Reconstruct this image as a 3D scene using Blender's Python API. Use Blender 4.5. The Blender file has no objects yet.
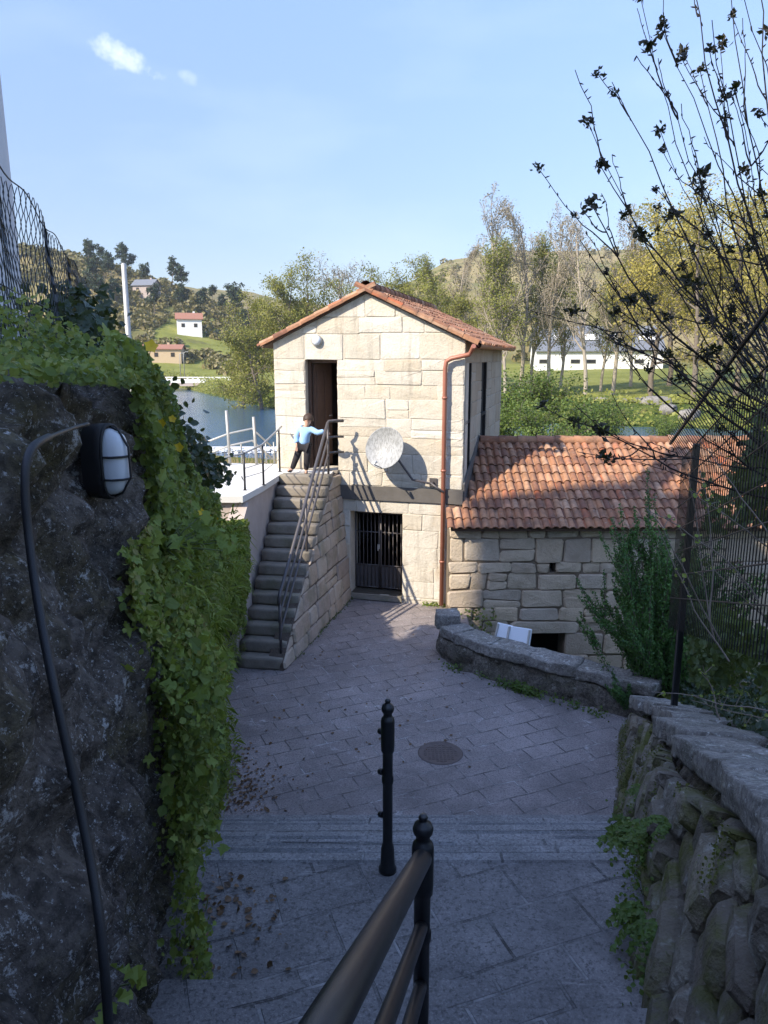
import bpy, bmesh, math, random
import numpy as np
from mathutils import Vector, Matrix, noise as mn

S = bpy.context.scene
COL = S.collection
rad = math.radians
EYE = 4.6

# ------------------------------------------------------------------ camera, sky, sun, exposure
cam = bpy.data.cameras.new('camera'); camo = bpy.data.objects.new('camera', cam); COL.objects.link(camo)
camo.location = (0, 0, EYE); camo.rotation_euler = (rad(90 - 11.8), 0, 0)
cam.sensor_fit = 'VERTICAL'; cam.sensor_height = 36.0; cam.sensor_width = 27.0
cam.lens = 36.0 * 740 / 1024; cam.clip_start = 0.05; cam.clip_end = 6000
S.camera = camo

SUN_EL, SUN_AZ = 38.0, 48.0            # azimuth measured from straight behind the camera towards its left
to_sun = Vector((-math.sin(rad(SUN_AZ)) * math.cos(rad(SUN_EL)), -math.cos(rad(SUN_AZ)) * math.cos(rad(SUN_EL)), math.sin(rad(SUN_EL))))
W = bpy.data.worlds.new('World'); S.world = W; W.use_nodes = True
wn, wl = W.node_tree.nodes, W.node_tree.links
wn.clear()
sky = wn.new('ShaderNodeTexSky'); sky.sky_type = 'NISHITA'; sky.sun_disc = False
sky.sun_elevation = rad(SUN_EL); sky.sun_rotation = rad(180 + SUN_AZ)
sky.air_density = 1.0; sky.dust_density = 0.25; sky.ozone_density = 1.1; sky.altitude = 100
bg = wn.new('ShaderNodeBackground'); bg.inputs[1].default_value = 0.15
wo = wn.new('ShaderNodeOutputWorld')
wl.new(bg.outputs[0], wo.inputs[0])

sun = bpy.data.lights.new('sun', 'SUN'); sun.energy = 3.0; sun.angle = rad(0.53); sun.color = (1.0, 0.90, 0.74)
suno = bpy.data.objects.new('sun', sun); COL.objects.link(suno)
suno.rotation_euler = (-to_sun).to_track_quat('-Z', 'Y').to_euler()
suno.location = to_sun * 40
S.view_settings.view_transform = 'Standard'; S.view_settings.look = 'None'
S.view_settings.exposure = 1.40; S.view_settings.gamma = 1.0
try:
    S.cycles.max_bounces = 6; S.cycles.diffuse_bounces = 3; S.cycles.transparent_max_bounces = 4
    S.cycles.use_denoising = True
except Exception:
    pass

# a small fair-weather cloud and thin veils, part of the sky itself
def wnode(t, **k):
    n = wn.new(t)
    for a, b in k.items(): setattr(n, a, b)
    return n
tc = wnode('ShaderNodeTexCoord')
nz = wnode('ShaderNodeTexNoise'); nz.inputs['Scale'].default_value = 22; nz.inputs['Detail'].default_value = 7; nz.inputs['Roughness'].default_value = 0.62
wl.new(tc.outputs['Generated'], nz.inputs['Vector'])
def cloud_mask(direction, sx, sy, amount, thr):
    d = Vector(direction).normalized()
    right = d.cross(Vector((0, 0, 1))).normalized(); up = right.cross(d)
    tilt = rad(-22); r2 = right * math.cos(tilt) + up * math.sin(tilt); u2 = -right * math.sin(tilt) + up * math.cos(tilt)
    outs = []
    for ax, s in ((r2, sx), (u2, sy)):
        dt = wnode('ShaderNodeVectorMath', operation='DOT_PRODUCT'); dt.inputs[1].default_value = ax
        wl.new(tc.outputs['Generated'], dt.inputs[0])
        m = wnode('ShaderNodeMath', operation='DIVIDE'); m.inputs[1].default_value = s; wl.new(dt.outputs['Value'], m.inputs[0])
        p = wnode('ShaderNodeMath', operation='POWER'); p.inputs[1].default_value = 2; 
        ab = wnode('ShaderNodeMath', operation='ABSOLUTE'); wl.new(m.outputs[0], ab.inputs[0]); wl.new(ab.outputs[0], p.inputs[0])
        outs.append(p.outputs[0])
    a = wnode('ShaderNodeMath', operation='ADD'); wl.new(outs[0], a.inputs[0]); wl.new(outs[1], a.inputs[1])
    q = wnode('ShaderNodeMath', operation='SUBTRACT'); q.inputs[0].default_value = 1.0; wl.new(a.outputs[0], q.inputs[1])
    n2 = wnode('ShaderNodeMath', operation='MULTIPLY_ADD'); n2.inputs[1].default_value = 4.2; n2.inputs[2].default_value = -2.35
    wl.new(nz.outputs[0], n2.inputs[0])
    t = wnode('ShaderNodeMath', operation='ADD'); wl.new(q.outputs[0], t.inputs[0]); wl.new(n2.outputs[0], t.inputs[1])
    mr = wnode('ShaderNodeMapRange'); mr.inputs[1].default_value = thr; mr.inputs[2].default_value = thr + 1.5; mr.inputs[3].default_value = 0; mr.inputs[4].default_value = amount
    wl.new(t.outputs[0], mr.inputs[0])
    return mr.outputs[0]
P0 = rad(11.8)
def sky_dir(px, py):
    a = (px - 384) / 740; v = (py - 512) / 740
    return (a, math.cos(P0) - v * math.sin(P0), -math.sin(P0) - v * math.cos(P0))
sz_ = wnode('ShaderNodeSeparateXYZ'); wl.new(tc.outputs['Generated'], sz_.inputs[0])
hz_ = wnode('ShaderNodeMapRange'); hz_.interpolation_type = 'SMOOTHSTEP'
hz_.inputs[1].default_value = -.05; hz_.inputs[2].default_value = .95; hz_.inputs[3].default_value = .34; hz_.inputs[4].default_value = 1.35
wl.new(sz_.outputs[2], hz_.inputs[0])
dm_ = wnode('ShaderNodeMixRGB', blend_type='MULTIPLY'); dm_.inputs[0].default_value = 1
wl.new(sky.outputs[0], dm_.inputs[1]); wl.new(hz_.outputs[0], dm_.inputs[2])
tn_ = wnode('ShaderNodeMixRGB', blend_type='MULTIPLY'); tn_.inputs[0].default_value = 1; tn_.inputs[2].default_value = (1.0, .965, 1.05, 1)
wl.new(dm_.outputs[0], tn_.inputs[1]); prev = tn_.outputs[0]
for (px, py, sx, sy, am, thr) in ((122, 57, .046, .015, .7, .1), (188, 78, .014, .009, .25, .25)):
    mx = wnode('ShaderNodeMixRGB'); mx.inputs[2].default_value = (4.6, 4.7, 5.0, 1)
    wl.new(cloud_mask(sky_dir(px, py), sx, sy, am, thr), mx.inputs[0]); wl.new(prev, mx.inputs[1]); prev = mx.outputs[0]
nv = wnode('ShaderNodeTexNoise'); nv.inputs['Scale'].default_value = 3.2; nv.inputs['Detail'].default_value = 6
mp = wnode('ShaderNodeMapping'); mp.inputs['Scale'].default_value = (1, 1, 3.5)
wl.new(tc.outputs['Generated'], mp.inputs[0]); wl.new(mp.outputs[0], nv.inputs['Vector'])
mrv = wnode('ShaderNodeMapRange'); mrv.inputs[1].default_value = .5; mrv.inputs[2].default_value = .85; mrv.inputs[4].default_value = .14
wl.new(nv.outputs[0], mrv.inputs[0])
mxv = wnode('ShaderNodeMixRGB'); mxv.inputs[2].default_value = (3.6, 3.9, 4.4, 1)
wl.new(mrv.outputs[0], mxv.inputs[0]); wl.new(prev, mxv.inputs[1]); wl.new(mxv.outputs[0], bg.inputs[0])

# ------------------------------------------------------------------ helpers
def tag(o, label=None, cat=None, group=None, kind=None):
    if label: o['label'] = label
    if cat: o['category'] = cat
    if group: o['group'] = group
    if kind: o['kind'] = kind
    return o
def empty(name, loc=(0, 0, 0), rz=0):
    o = bpy.data.objects.new(name, None); COL.objects.link(o); o.location = loc; o.rotation_euler = (0, 0, rz)
    o.empty_display_size = .1
    return o
class MB:
    """collects shapes; build() links them as one mesh object"""
    def __init__(s): s.v = []; s.f = []; s.sm = []
    def add(s, vs, fs, smooth=False):
        b = len(s.v); s.v += [tuple(p) for p in vs]
        for f in fs: s.f.append([i + b for i in f]); s.sm.append(smooth)
    def box(s, c, size, M=None):
        x, y, z = [k / 2 for k in size]
        vs = [Vector((sx * x, sy * y, sz * z)) for sx in (-1, 1) for sy in (-1, 1) for sz in (-1, 1)]
        if M is not None: vs = [M @ p for p in vs]
        vs = [p + Vector(c) for p in vs]
        s.add(vs, [(0, 1, 3, 2), (4, 6, 7, 5), (0, 4, 5, 1), (2, 3, 7, 6), (0, 2, 6, 4), (1, 5, 7, 3)])
    def bbox(s, c, size, bev=.01, M=None):
        """box with chamfered edges"""
        hx, hy, hz = [k / 2 for k in size]; b = min(bev, hx * .9, hy * .9, hz * .9)
        bm = bmesh.new(); bmesh.ops.create_cube(bm, size=1)
        for v in bm.verts: v.co = Vector((v.co.x * 2 * hx, v.co.y * 2 * hy, v.co.z * 2 * hz))
        bmesh.ops.bevel(bm, geom=bm.edges[:], offset=b, segments=1, affect='EDGES')
        bm.verts.index_update()
        vs = [(M @ v.co if M is not None else v.co) + Vector(c) for v in bm.verts]
        fs = [[v.index for v in f.verts] for f in bm.faces]; bm.free()
        s.add(vs, fs)
    def tube(s, pts, r, n=8, caps=True, smooth=True):
        pts = [Vector(p) for p in pts]; k = len(pts)
        rs = r if isinstance(r, (list, tuple)) else [r] * k
        vs = []; prev = None
        for i, p in enumerate(pts):
            t = (pts[min(i + 1, k - 1)] - pts[max(i - 1, 0)]).normalized()
            if prev is None:
                a = t.orthogonal().normalized()
            else:
                a = prev - t * prev.dot(t)
                a = a.normalized() if a.length > 1e-6 else t.orthogonal().normalized()
            prev = a; b = t.cross(a)
            for j in range(n):
                an = 2 * math.pi * j / n
                vs.append(p + (a * math.cos(an) + b * math.sin(an)) * rs[i])
        fs = [(i * n + j, i * n + (j + 1) % n, (i + 1) * n + (j + 1) % n, (i + 1) * n + j) for i in range(k - 1) for j in range(n)]
        s.add(vs, fs, smooth)
        if caps:
            s.f.append([len(s.v) - k * n + j for j in reversed(range(n))]); s.sm.append(False)
            s.f.append([len(s.v) - n + j for j in range(n)]); s.sm.append(False)
    def lathe(s, prof, c=(0, 0, 0), n=16, M=None, smooth=True):
        vs = []
        for (r, z) in prof:
            for j in range(n):
                an = 2 * math.pi * j / n; p = Vector((r * math.cos(an), r * math.sin(an), z))
                if M is not None: p = M @ p
                vs.append(p + Vector(c))
        k = len(prof)
        fs = [(i * n + j, i * n + (j + 1) % n, (i + 1) * n + (j + 1) % n, (i + 1) * n + j) for i in range(k - 1) for j in range(n)]
        s.add(vs, fs, smooth)
    def prism(s, poly, z0, z1):
        n = len(poly); vs = [(x, y, z0) for x, y in poly] + [(x, y, z1) for x, y in poly]
        fs = [list(reversed(range(n))), list(range(n, 2 * n))] + [(i, (i + 1) % n, n + (i + 1) % n, n + i) for i in range(n)]
        s.add(vs, fs)
    def extrude(s, pts, off):
        """planar polygon in 3-D given thickness along a vector"""
        n = len(pts); off = Vector(off); vs = [Vector(p) for p in pts]; vs += [p + off for p in vs]
        s.add(vs, [list(reversed(range(n))), list(range(n, 2 * n))] + [(i, (i + 1) % n, n + (i + 1) % n, n + i) for i in range(n)])
    def build(s, name, mat, parent=None, M=None):
        me = bpy.data.meshes.new(name); me.from_pydata([tuple(p) for p in s.v], [], s.f)
        me.polygons.foreach_set('use_smooth', s.sm); me.update()
        me.materials.append(mat)
        o = bpy.data.objects.new(name, me); COL.objects.link(o)
        if parent is not None: o.parent = parent
        if M is not None: o.matrix_local = M
        return o
def npmesh(name, V, Fq, mat, parent=None, smooth=False):
    """fast mesh from numpy verts (n,3) and equal-sized faces (m,k)"""
    me = bpy.data.meshes.new(name); V = np.asarray(V, dtype=np.float32); Fq = np.asarray(Fq, dtype=np.int32)
    k = Fq.shape[1]
    me.vertices.add(len(V)); me.vertices.foreach_set('co', V.ravel())
    me.loops.add(Fq.size); me.loops.foreach_set('vertex_index', Fq.ravel())
    me.polygons.add(len(Fq)); me.polygons.foreach_set('loop_start', np.arange(0, Fq.size, k, dtype=np.int32))
    me.polygons.foreach_set('loop_total', np.full(len(Fq), k, dtype=np.int32))
    me.polygons.foreach_set('use_smooth', np.full(len(Fq), smooth))
    me.update(calc_edges=True); me.validate()
    me.materials.append(mat)
    o = bpy.data.objects.new(name, me); COL.objects.link(o)
    if parent is not None: o.parent = parent
    return o
LEAF = {
 'diamond': (np.array([(0, 0, 0), (.34, .5, .07), (0, 1, 0), (-.34, .5, .07)]), np.array([(0, 1, 2), (0, 2, 3)])),
 'oval': (np.array([(0, 0, 0), (.30, .22, .05), (.40, .58, .06), (0, 1, -.05), (-.40, .58, .06), (-.30, .22, .05)]), np.array([(0, 1, 2, 3), (0, 3, 4, 5)])),
 'lobed': (np.array([(0, 0, 0), (.30, .10, .03), (.20, .32, .03), (.48, .45, .06), (.24, .62, .03), (0, 1, -.06), (-.24, .62, .03), (-.48, .45, .06), (-.20, .32, .03), (-.30, .10, .03), (0, .45, -.02)]),
           np.array([(0, 1, 2, 10), (2, 3, 4, 10), (10, 4, 5, 6), (10, 6, 7, 8), (0, 10, 8, 9)])),
}
def leaves(pos, nrm, size, rng, kind='diamond', droop=.35, jit=.7):
    """leaf-shaped faces at pos, facing roughly nrm"""
    N = len(pos); T, Fc = LEAF[kind]
    nrm = nrm + rng.normal(0, jit, (N, 3)); nrm /= np.linalg.norm(nrm, axis=1, keepdims=True) + 1e-9
    d = rng.normal(0, 1, (N, 3)); d[:, 2] -= droop * 2
    d -= nrm * np.sum(d * nrm, axis=1, keepdims=True); d /= np.linalg.norm(d, axis=1, keepdims=True) + 1e-9
    s = np.cross(d, nrm)
    size = np.asarray(size).reshape(-1, 1, 1) if np.ndim(size) else np.full((N, 1, 1), size)
    V = pos[:, None, :] + size * (T[None, :, 0:1] * s[:, None, :] + (T[None, :, 1:2] - .4) * d[:, None, :] + T[None, :, 2:3] * nrm[:, None, :])
    k = len(T); F = Fc[None] + (np.arange(N) * k)[:, None, None]
    return V.reshape(-1, 3), F.reshape(-1, Fc.shape[1])
def copy_thing(root, loc, rz=0, sc=1.0, label=None, group=None):
    r = root.copy(); COL.objects.link(r); r.location = loc; r.rotation_euler = (0, 0, rz); r.scale = (sc, sc, sc)
    if label: r['label'] = label
    if group: r['group'] = group
    for ch in root.children:
        c = ch.copy(); COL.objects.link(c); c.parent = r
        for g in ch.children:
            d = g.copy(); COL.objects.link(d); d.parent = c
    return r

# ------------------------------------------------------------------ materials
class Mat:
    def __init__(s, name):
        s.m = bpy.data.materials.new(name); s.m.use_nodes = True; s.n = s.m.node_tree.nodes; s.l = s.m.node_tree.links
        s.bsdf = s.n['Principled BSDF']; s.out = s.n['Material Output']; s._tc = None
    def node(s, t, ins=None, **k):
        n = s.n.new(t)
        for a, b in k.items(): setattr(n, a, b)
        for a, b in (ins or {}).items():
            if isinstance(b, bpy.types.NodeSocket): s.l.new(b, n.inputs[a])
            else: n.inputs[a].default_value = b
        return n
    def co(s):
        if s._tc is None: s._tc = s.node('ShaderNodeNewGeometry')
        return s._tc.outputs['Position']
    def island(s):
        s.co(); return s._tc.outputs['Random Per Island']
    def mapped(s, scale=(1, 1, 1), rot=(0, 0, 0), loc=(0, 0, 0), src=None):
        return s.node('ShaderNodeMapping', {'Vector': src or s.co(), 'Scale': scale, 'Rotation': rot, 'Location': loc}).outputs[0]
    def noise(s, scale, detail=4, rough=.55, vec=None, dist=0):
        return s.node('ShaderNodeTexNoise', {'Vector': vec or s.co(), 'Scale': scale, 'Detail': detail, 'Roughness': rough, 'Distortion': dist}).outputs[0]
    def ramp(s, fac, stops, interp='LINEAR'):
        n = s.node('ShaderNodeValToRGB', {'Fac': fac}); cr = n.color_ramp; cr.interpolation = interp
        while len(cr.elements) < len(stops): cr.elements.new(.5)
        for e, (p, c) in zip(cr.elements, stops):
            e.position = p; e.color = (*c, 1) if len(c) == 3 else c
        return n.outputs[0]
    def mix(s, fac, a, b, mode='MIX'):
        n = s.node('ShaderNodeMixRGB', blend_type=mode)
        for i, x in ((0, fac), (1, a), (2, b)):
            if isinstance(x, bpy.types.NodeSocket): s.l.new(x, n.inputs[i])
            else: n.inputs[i].default_value = x if i == 0 else (*x, 1)
        return n.outputs[0]
    def mr(s, v, a, b, c=0, d=1):
        return s.node('ShaderNodeMapRange', {0: v, 1: a, 2: b, 3: c, 4: d}).outputs[0]
    def math(s, op, a, b=0.0):
        n = s.node('ShaderNodeMath', operation=op)
        for i, x in ((0, a), (1, b)):
            if isinstance(x, bpy.types.NodeSocket): s.l.new(x, n.inputs[i])
            else: n.inputs[i].default_value = x
        return n.outputs[0]
    def bump(s, h, dist=.02, strength=1.0, prev=None):
        i = {'Height': h, 'Distance': dist, 'Strength': strength}
        if prev is not None: i['Normal'] = prev
        return s.node('ShaderNodeBump', i).outputs[0]
    def done(s, color=None, rough=.85, normal=None, metal=0, spec=.3):
        for k, x in (('Base Color', color), ('Roughness', rough), ('Normal', normal), ('Metallic', metal), ('Specular IOR Level', spec)):
            if x is None: continue
            if isinstance(x, bpy.types.NodeSocket): s.l.new(x, s.bsdf.inputs[k])
            else: s.bsdf.inputs[k].default_value = (*x, 1) if k == 'Base Color' else x
        return s.m

def m_plain(name, c, rough=.6, metal=0, spec=.4, var=.15, scale=6, bump=0):
    m = Mat(name); f = m.noise(scale, 5)
    col = m.mix(f, tuple(x * (1 - var) for x in c), tuple(min(1, x * (1 + var)) for x in c))
    return m.done(col, rough, m.bump(m.noise(scale * 12, 4), bump) if bump else None, metal, spec)
def m_granite(name, cols, grain=.25, lichen=0., dirt=.3, bump=.012, moss=0., mosscol=(.09, .10, .03), streak=0.):
    m = Mat(name); isl = m.island()
    k = len(cols); base = m.ramp(isl, [(i / max(1, k - 1), c) for i, c in enumerate(cols)])
    sp = m.noise(90, 3, .7); base = m.mix(m.mr(sp, .35, .7, 0, grain), base, (.13, .11, .09))
    st = m.noise(2.6, 6, .65); base = m.mix(m.mr(st, .45, .75, 0, dirt), base, tuple(.45 * x for x in cols[0]))
    if streak:
        base = m.mix(m.mr(m.noise(2.2, 7, .75, vec=m.mapped(scale=(2.6, 2.6, .38))), .52, .66, 0, streak), base, (.27, .23, .18))
        base = m.mix(m.mr(m.noise(13, 6, .8), .58, .64, 0, streak * .7), base, (.30, .27, .20))
        base = m.mix(m.mr(m.noise(1.6, 5, .7, vec=m.mapped(loc=(4, 4, 4))), .55, .68, 0, streak * .6), base, (.50, .36, .20))
    if lichen: base = m.mix(m.mr(m.noise(7, 6, .7), .56, .66, 0, lichen), base, (.42, .42, .38))
    if moss: base = m.mix(m.mr(m.noise(2.2, 6, .7), .48, .62, 0, moss), base, mosscol)
    h = m.mix(.5, m.noise(28, 6, .65), m.noise(7, 4))
    return m.done(base, .92, m.bump(h, bump), spec=.2)
def m_leaf(name, cols, trans=.3, rough=.5, spec=.35, patch=.45):
    m = Mat(name); isl = m.island(); k = len(cols)
    f = m.math('ADD', m.math('MULTIPLY', isl, 1 - patch), m.math('MULTIPLY', m.mr(m.noise(1.3, 3), .3, .7), patch))
    c = m.ramp(f, [(i / max(1, k - 1), x) for i, x in enumerate(cols)])
    m.done(c, rough, spec=spec)
    tr = m.node('ShaderNodeBsdfTranslucent', {'Color': m.mix(.5, c, (.25, .28, .03))})
    mx = m.node('ShaderNodeMixShader', {0: trans, 1: m.bsdf.outputs[0], 2: tr.outputs[0]})
    m.l.new(mx.outputs[0], m.out.inputs[0])
    return m.m

M = {}
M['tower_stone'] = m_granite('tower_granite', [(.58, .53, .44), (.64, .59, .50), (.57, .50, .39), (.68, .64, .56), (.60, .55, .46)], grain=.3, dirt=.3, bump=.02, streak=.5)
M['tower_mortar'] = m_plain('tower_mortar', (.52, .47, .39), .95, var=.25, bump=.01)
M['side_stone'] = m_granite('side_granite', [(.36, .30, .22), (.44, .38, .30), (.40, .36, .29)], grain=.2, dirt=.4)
M['annex_stone'] = m_granite('annex_granite', [(.50, .40, .29), (.58, .48, .36), (.44, .36, .28), (.60, .48, .34), (.50, .43, .35)], grain=.35, dirt=.5, bump=.03, lichen=.12, moss=.12)
M['annex_mortar'] = m_plain('annex_joint', (.20, .155, .11), .95, var=.4, bump=.02)
M['stair_stone'] = m_granite('stair_granite', [(.46, .35, .26), (.52, .43, .34), (.40, .32, .26)], grain=.3, dirt=.5, bump=.018, moss=.35)
M['stair_joint'] = m_plain('stair_joint', (.12, .09, .07), .95, var=.4, bump=.015)
M['step_stone'] = m_granite('step_granite', [(.24, .21, .175), (.30, .26, .21), (.20, .18, .155)], grain=.35, dirt=.65, moss=.3, bump=.012)
M['concrete'] = m_plain('weathered_concrete', (.11, .10, .09), .9, var=.3, scale=5, bump=.006)
M['deck'] = m_plain('pale_concrete', (.62, .60, .56), .85, var=.1, scale=3, bump=.003)
M['stucco'] = m_plain('grey_render', (.42, .35, .31), .95, var=.2, scale=4, bump=.006)
M['house_white'] = m_plain('white_render', (.72, .70, .68), .9, var=.06, scale=3, bump=.003)
M['black_iron'] = m_plain('black_painted_iron', (.012, .013, .015), .38, 0, .5, var=.5, scale=30, bump=.001)
M['rail_iron'] = m_plain('worn_dark_rail', (.028, .026, .026), .33, .35, .5, var=.35, scale=40, bump=.0006)
M['dark_rail'] = m_plain('grey_painted_rail', (.09, .08, .08), .45, .2, .5, var=.25, scale=20)
M['galv'] = m_plain('galvanised_steel', (.42, .41, .38), .5, .5, .5, var=.15, scale=15)
M['pole'] = m_plain('pale_concrete_pole', (.56, .55, .55), .9, var=.08, scale=4, bump=.003)
M['wood'] = m_plain('brown_wood', (.11, .065, .045), .7, var=.3, scale=9)
M['copper'] = m_plain('red_brown_pipe', (.33, .13, .085), .45, .1, .5, var=.15, scale=6)
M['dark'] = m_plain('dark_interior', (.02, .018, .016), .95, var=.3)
M['glass_dark'] = m_plain('dark_glass', (.015, .018, .02), .08, 0, .6, var=.1)
M['dish'] = m_plain('weathered_dish', (.62, .61, .58), .55, 0, .4, var=.08, scale=14)
M['plastic_black'] = m_plain('black_plastic', (.02, .02, .022), .5, 0, .4, var=.3, scale=25, bump=.0008)
M['white_board'] = m_plain('white_board', (.70, .74, .78), .55, var=.05, scale=3)
M['roof_dark'] = m_plain('grey_roof_sheet', (.16, .17, .19), .7, var=.12, scale=.6)
M['white_far'] = m_plain('far_white_paint', (.78, .77, .74), .8, var=.05, scale=.5)
M['roof_far'] = m_plain('far_roof_tiles', (.30, .14, .09), .85, var=.2, scale=2)
M['bark'] = m_plain('grey_bark', (.16, .13, .10), .95, var=.4, scale=3, bump=.01)
M['bark_pale'] = m_plain('pale_bark', (.34, .29, .22), .9, var=.3, scale=2, bump=.01)
M['bark_dark'] = m_plain('dark_bark', (.022, .016, .014), .8, var=.4, scale=30, bump=.002)
M['twig_pale'] = m_plain('pale_twig', (.20, .16, .13), .8, var=.3, scale=30)
M['twig_green'] = m_plain('green_stem', (.12, .15, .05), .7, var=.3, scale=30)
def tile_mat():
    m = Mat('terracotta_tiles'); isl = m.island()
    c = m.ramp(isl, [(0, (.32, .145, .08)), (.3, (.43, .23, .13)), (.5, (.22, .10, .065)), (.7, (.36, .17, .09)), (.88, (.50, .31, .20)), (1, (.42, .13, .06))])
    c = m.mix(m.mr(m.noise(5, 6, .7), .40, .70, 0, .8), c, (.11, .07, .055))
    c = m.mix(m.mr(m.noise(22, 4), .62, .72, 0, .35), c, (.45, .40, .33))
    return m.done(c, .9, m.bump(m.noise(40, 5), .006), spec=.2)
M['tile'] = tile_mat()
def paving(name, bw, bh, rot, base, joint, seed=0, streak=.5):
    m = Mat(name)
    wob = m.node('ShaderNodeVectorMath', {0: m.co(), 1: m.node('ShaderNodeVectorMath', {0: m.node('ShaderNodeTexNoise', {'Vector': m.co(), 'Scale': 2.0, 'Detail': 2}).outputs[1], 3: .05}, operation='SCALE').outputs[0]}, operation='ADD').outputs[0]
    v = m.mapped(rot=(0, 0, rot), src=wob, loc=(seed, seed * .7, 0))
    br = m.node('ShaderNodeTexBrick', {'Vector': v, 'Scale': 1.0, 'Color1': (*base, 1), 'Color2': (*[x * 1.25 for x in base], 1), 'Mortar': (0, 0, 0, 1), 'Mortar Size': .009, 'Mortar Smooth': .3, 'Bias': 0, 'Brick Width': bw, 'Row Height': bh})
    fac = br.outputs['Fac']; c = br.outputs['Color']
    c = m.mix(m.mr(m.noise(.9, 7, .65), .35, .68, 0, .75), c, tuple(x * .55 for x in base))
    c = m.mix(m.mr(m.noise(5.5, 6, .75), .52, .72, 0, .5), c, tuple(min(1, x * 1.7) for x in base))
    c = m.mix(m.mr(m.noise(75, 4, .75), .50, .68, 0, .6), c, tuple(x * 1.9 for x in base))
    c = m.mix(m.mr(m.noise(48, 4, .75, vec=m.mapped(loc=(5, 2, 0))), .50, .64, 0, .85), c, tuple(x * .34 for x in base))
    worn = m.mr(m.noise(2.6, 6, .8), .40, .52, 0, 1)
    jc = m.mix(worn, tuple(x * .40 for x in base), joint)
    c = m.mix(m.math('MULTIPLY', fac, m.mr(m.noise(3, 4, .7), .40, .66, 0, .8)), c, jc)
    c = m.mix(m.mr(m.noise(2.3, 7, .8, dist=.6), .60, .68, 0, streak), c, joint)
    c = m.mix(m.mr(m.noise(6.0, 6, .8, vec=m.mapped(rot=(0, 0, rot), scale=(.28, 1.5, 1), loc=(4, 4, 0))), .62, .68, 0, streak * .8), c, joint)
    c = m.mix(m.mr(m.noise(.55, 7, .75, vec=m.mapped(loc=(8, 3, 0))), .50, .68, 0, .55), c, tuple(x * .32 for x in base))
    h = m.math('SUBTRACT', m.math('MULTIPLY', m.noise(34, 6, .7), .6), m.math('MULTIPLY', fac, .8))
    return m.done(c, m.mr(m.noise(3, 5), .3, .7, .55, .85), m.bump(h, .012), spec=.35)
M['yard'] = paving('yard_paving', .46, .27, rad(-24), (.25, .215, .205), (.56, .53, .51), 0, .8)
M['landing'] = paving('landing_paving', .50, .30, rad(-20), (.205, .19, .185), (.42, .40, .39), 3.1, .55)
M['nosing'] = paving('worn_step_edges', .8, .6, 0, (.245, .235, .23), (.42, .41, .40), 8.1, .5)
M['tread'] = paving('tread_paving', 1.1, .6, rad(2), (.16, .16, .165), (.40, .40, .39), 5.7, .35)
def rock(name, dark, mid, lich, lichen=.8, moss=.7, mosscol=(.045, .055, .014), ls=5, bump=.03):
    m = Mat(name)
    c = m.ramp(m.noise(3.2, 8, .7), [(.3, dark), (.7, mid)])
    c = m.mix(m.mr(m.noise(1.9, 6, .7, vec=m.mapped(loc=(3, 1, 7))), .48, .64, 0, moss), c, mosscol)
    c = m.mix(m.mr(m.noise(26, 6, .75, vec=m.mapped(loc=(1, 8, 3))), .42, .60, 0, .75), c, tuple(x * .5 for x in dark))
    c = m.mix(m.mr(m.noise(ls, 9, .8, vec=m.mapped(loc=(9, 4, 2))), .575, .61, 0, lichen), c, lich)
    c = m.mix(m.mr(m.noise(ls * 3.1, 7, .8, vec=m.mapped(loc=(2, 7, 5))), .60, .64, 0, lichen), c, tuple(x * .8 for x in lich))
    c = m.mix(m.mr(m.noise(90, 4, .75), .60, .66, 0, .8), c, tuple(x * 1.05 for x in lich))
    h = m.mix(.45, m.noise(40, 7, .7), m.noise(9, 6, .65))
    return m.done(c, .93, m.bump(h, bump), spec=.2)
M['rock'] = rock('dark_lichened_rock', (.065, .054, .047), (.28, .24, .21), (.58, .58, .58), mosscol=(.12, .10, .035), ls=7.5, bump=.06)
M['wall_rock'] = rock('mossy_wall_rock', (.10, .078, .06), (.36, .30, .235), (.52, .50, .46), lichen=.6, moss=.95, mosscol=(.115, .115, .028))
M['wall_stone'] = m_granite('mossy_wall_stone', [(.15, .125, .10), (.24, .205, .165), (.12, .105, .085), (.28, .24, .18), (.20, .185, .155)], grain=.45, dirt=.75, bump=.05, lichen=.55, moss=.9, mosscol=(.095, .10, .022))
M['coping'] = rock('grey_coping', (.17, .155, .14), (.38, .35, .31), (.55, .54, .50), lichen=.7, moss=.35, ls=9, bump=.02)
M['low_wall'] = rock('low_wall_rock', (.08, .068, .058), (.26, .23, .19), (.42, .41, .37), lichen=.5, moss=.6, ls=8)
def ground_mat():
    m = Mat('grass_and_soil')
    c = m.ramp(m.noise(.35, 7, .65), [(.3, (.035, .055, .012)), (.5, (.075, .105, .022)), (.62, (.13, .15, .035)), (.75, (.14, .11, .05))])
    c = m.mix(m.mr(m.noise(7, 5, .7), .4, .7, 0, .5), c, (.045, .06, .015))
    big = m.mr(m.noise(.018, 4), .42, .6, 0, .6)
    sepz = m.node('ShaderNodeSeparateXYZ', {0: m.co()})
    far = m.mr(sepz.outputs[1], 150, 205, 0, 1)
    c = m.mix(m.math('MULTIPLY', m.mr(m.noise(.018, 4), .36, .52, .25, .9), far), c, (.30, .235, .11))
    return m.done(c, .95, m.bump(m.noise(3, 6, .7), .15), spec=.1)
M['ground'] = ground_mat()
def meadow_mat():
    m = Mat('meadow_grass')
    c = m.ramp(m.noise(.12, 7, .7), [(.3, (.12, .13, .03)), (.55, (.19, .20, .05)), (.75, (.26, .24, .085))])
    return m.done(c, .95, m.bump(m.noise(2, 6), .2), spec=.1)
M['meadow'] = meadow_mat()
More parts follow.
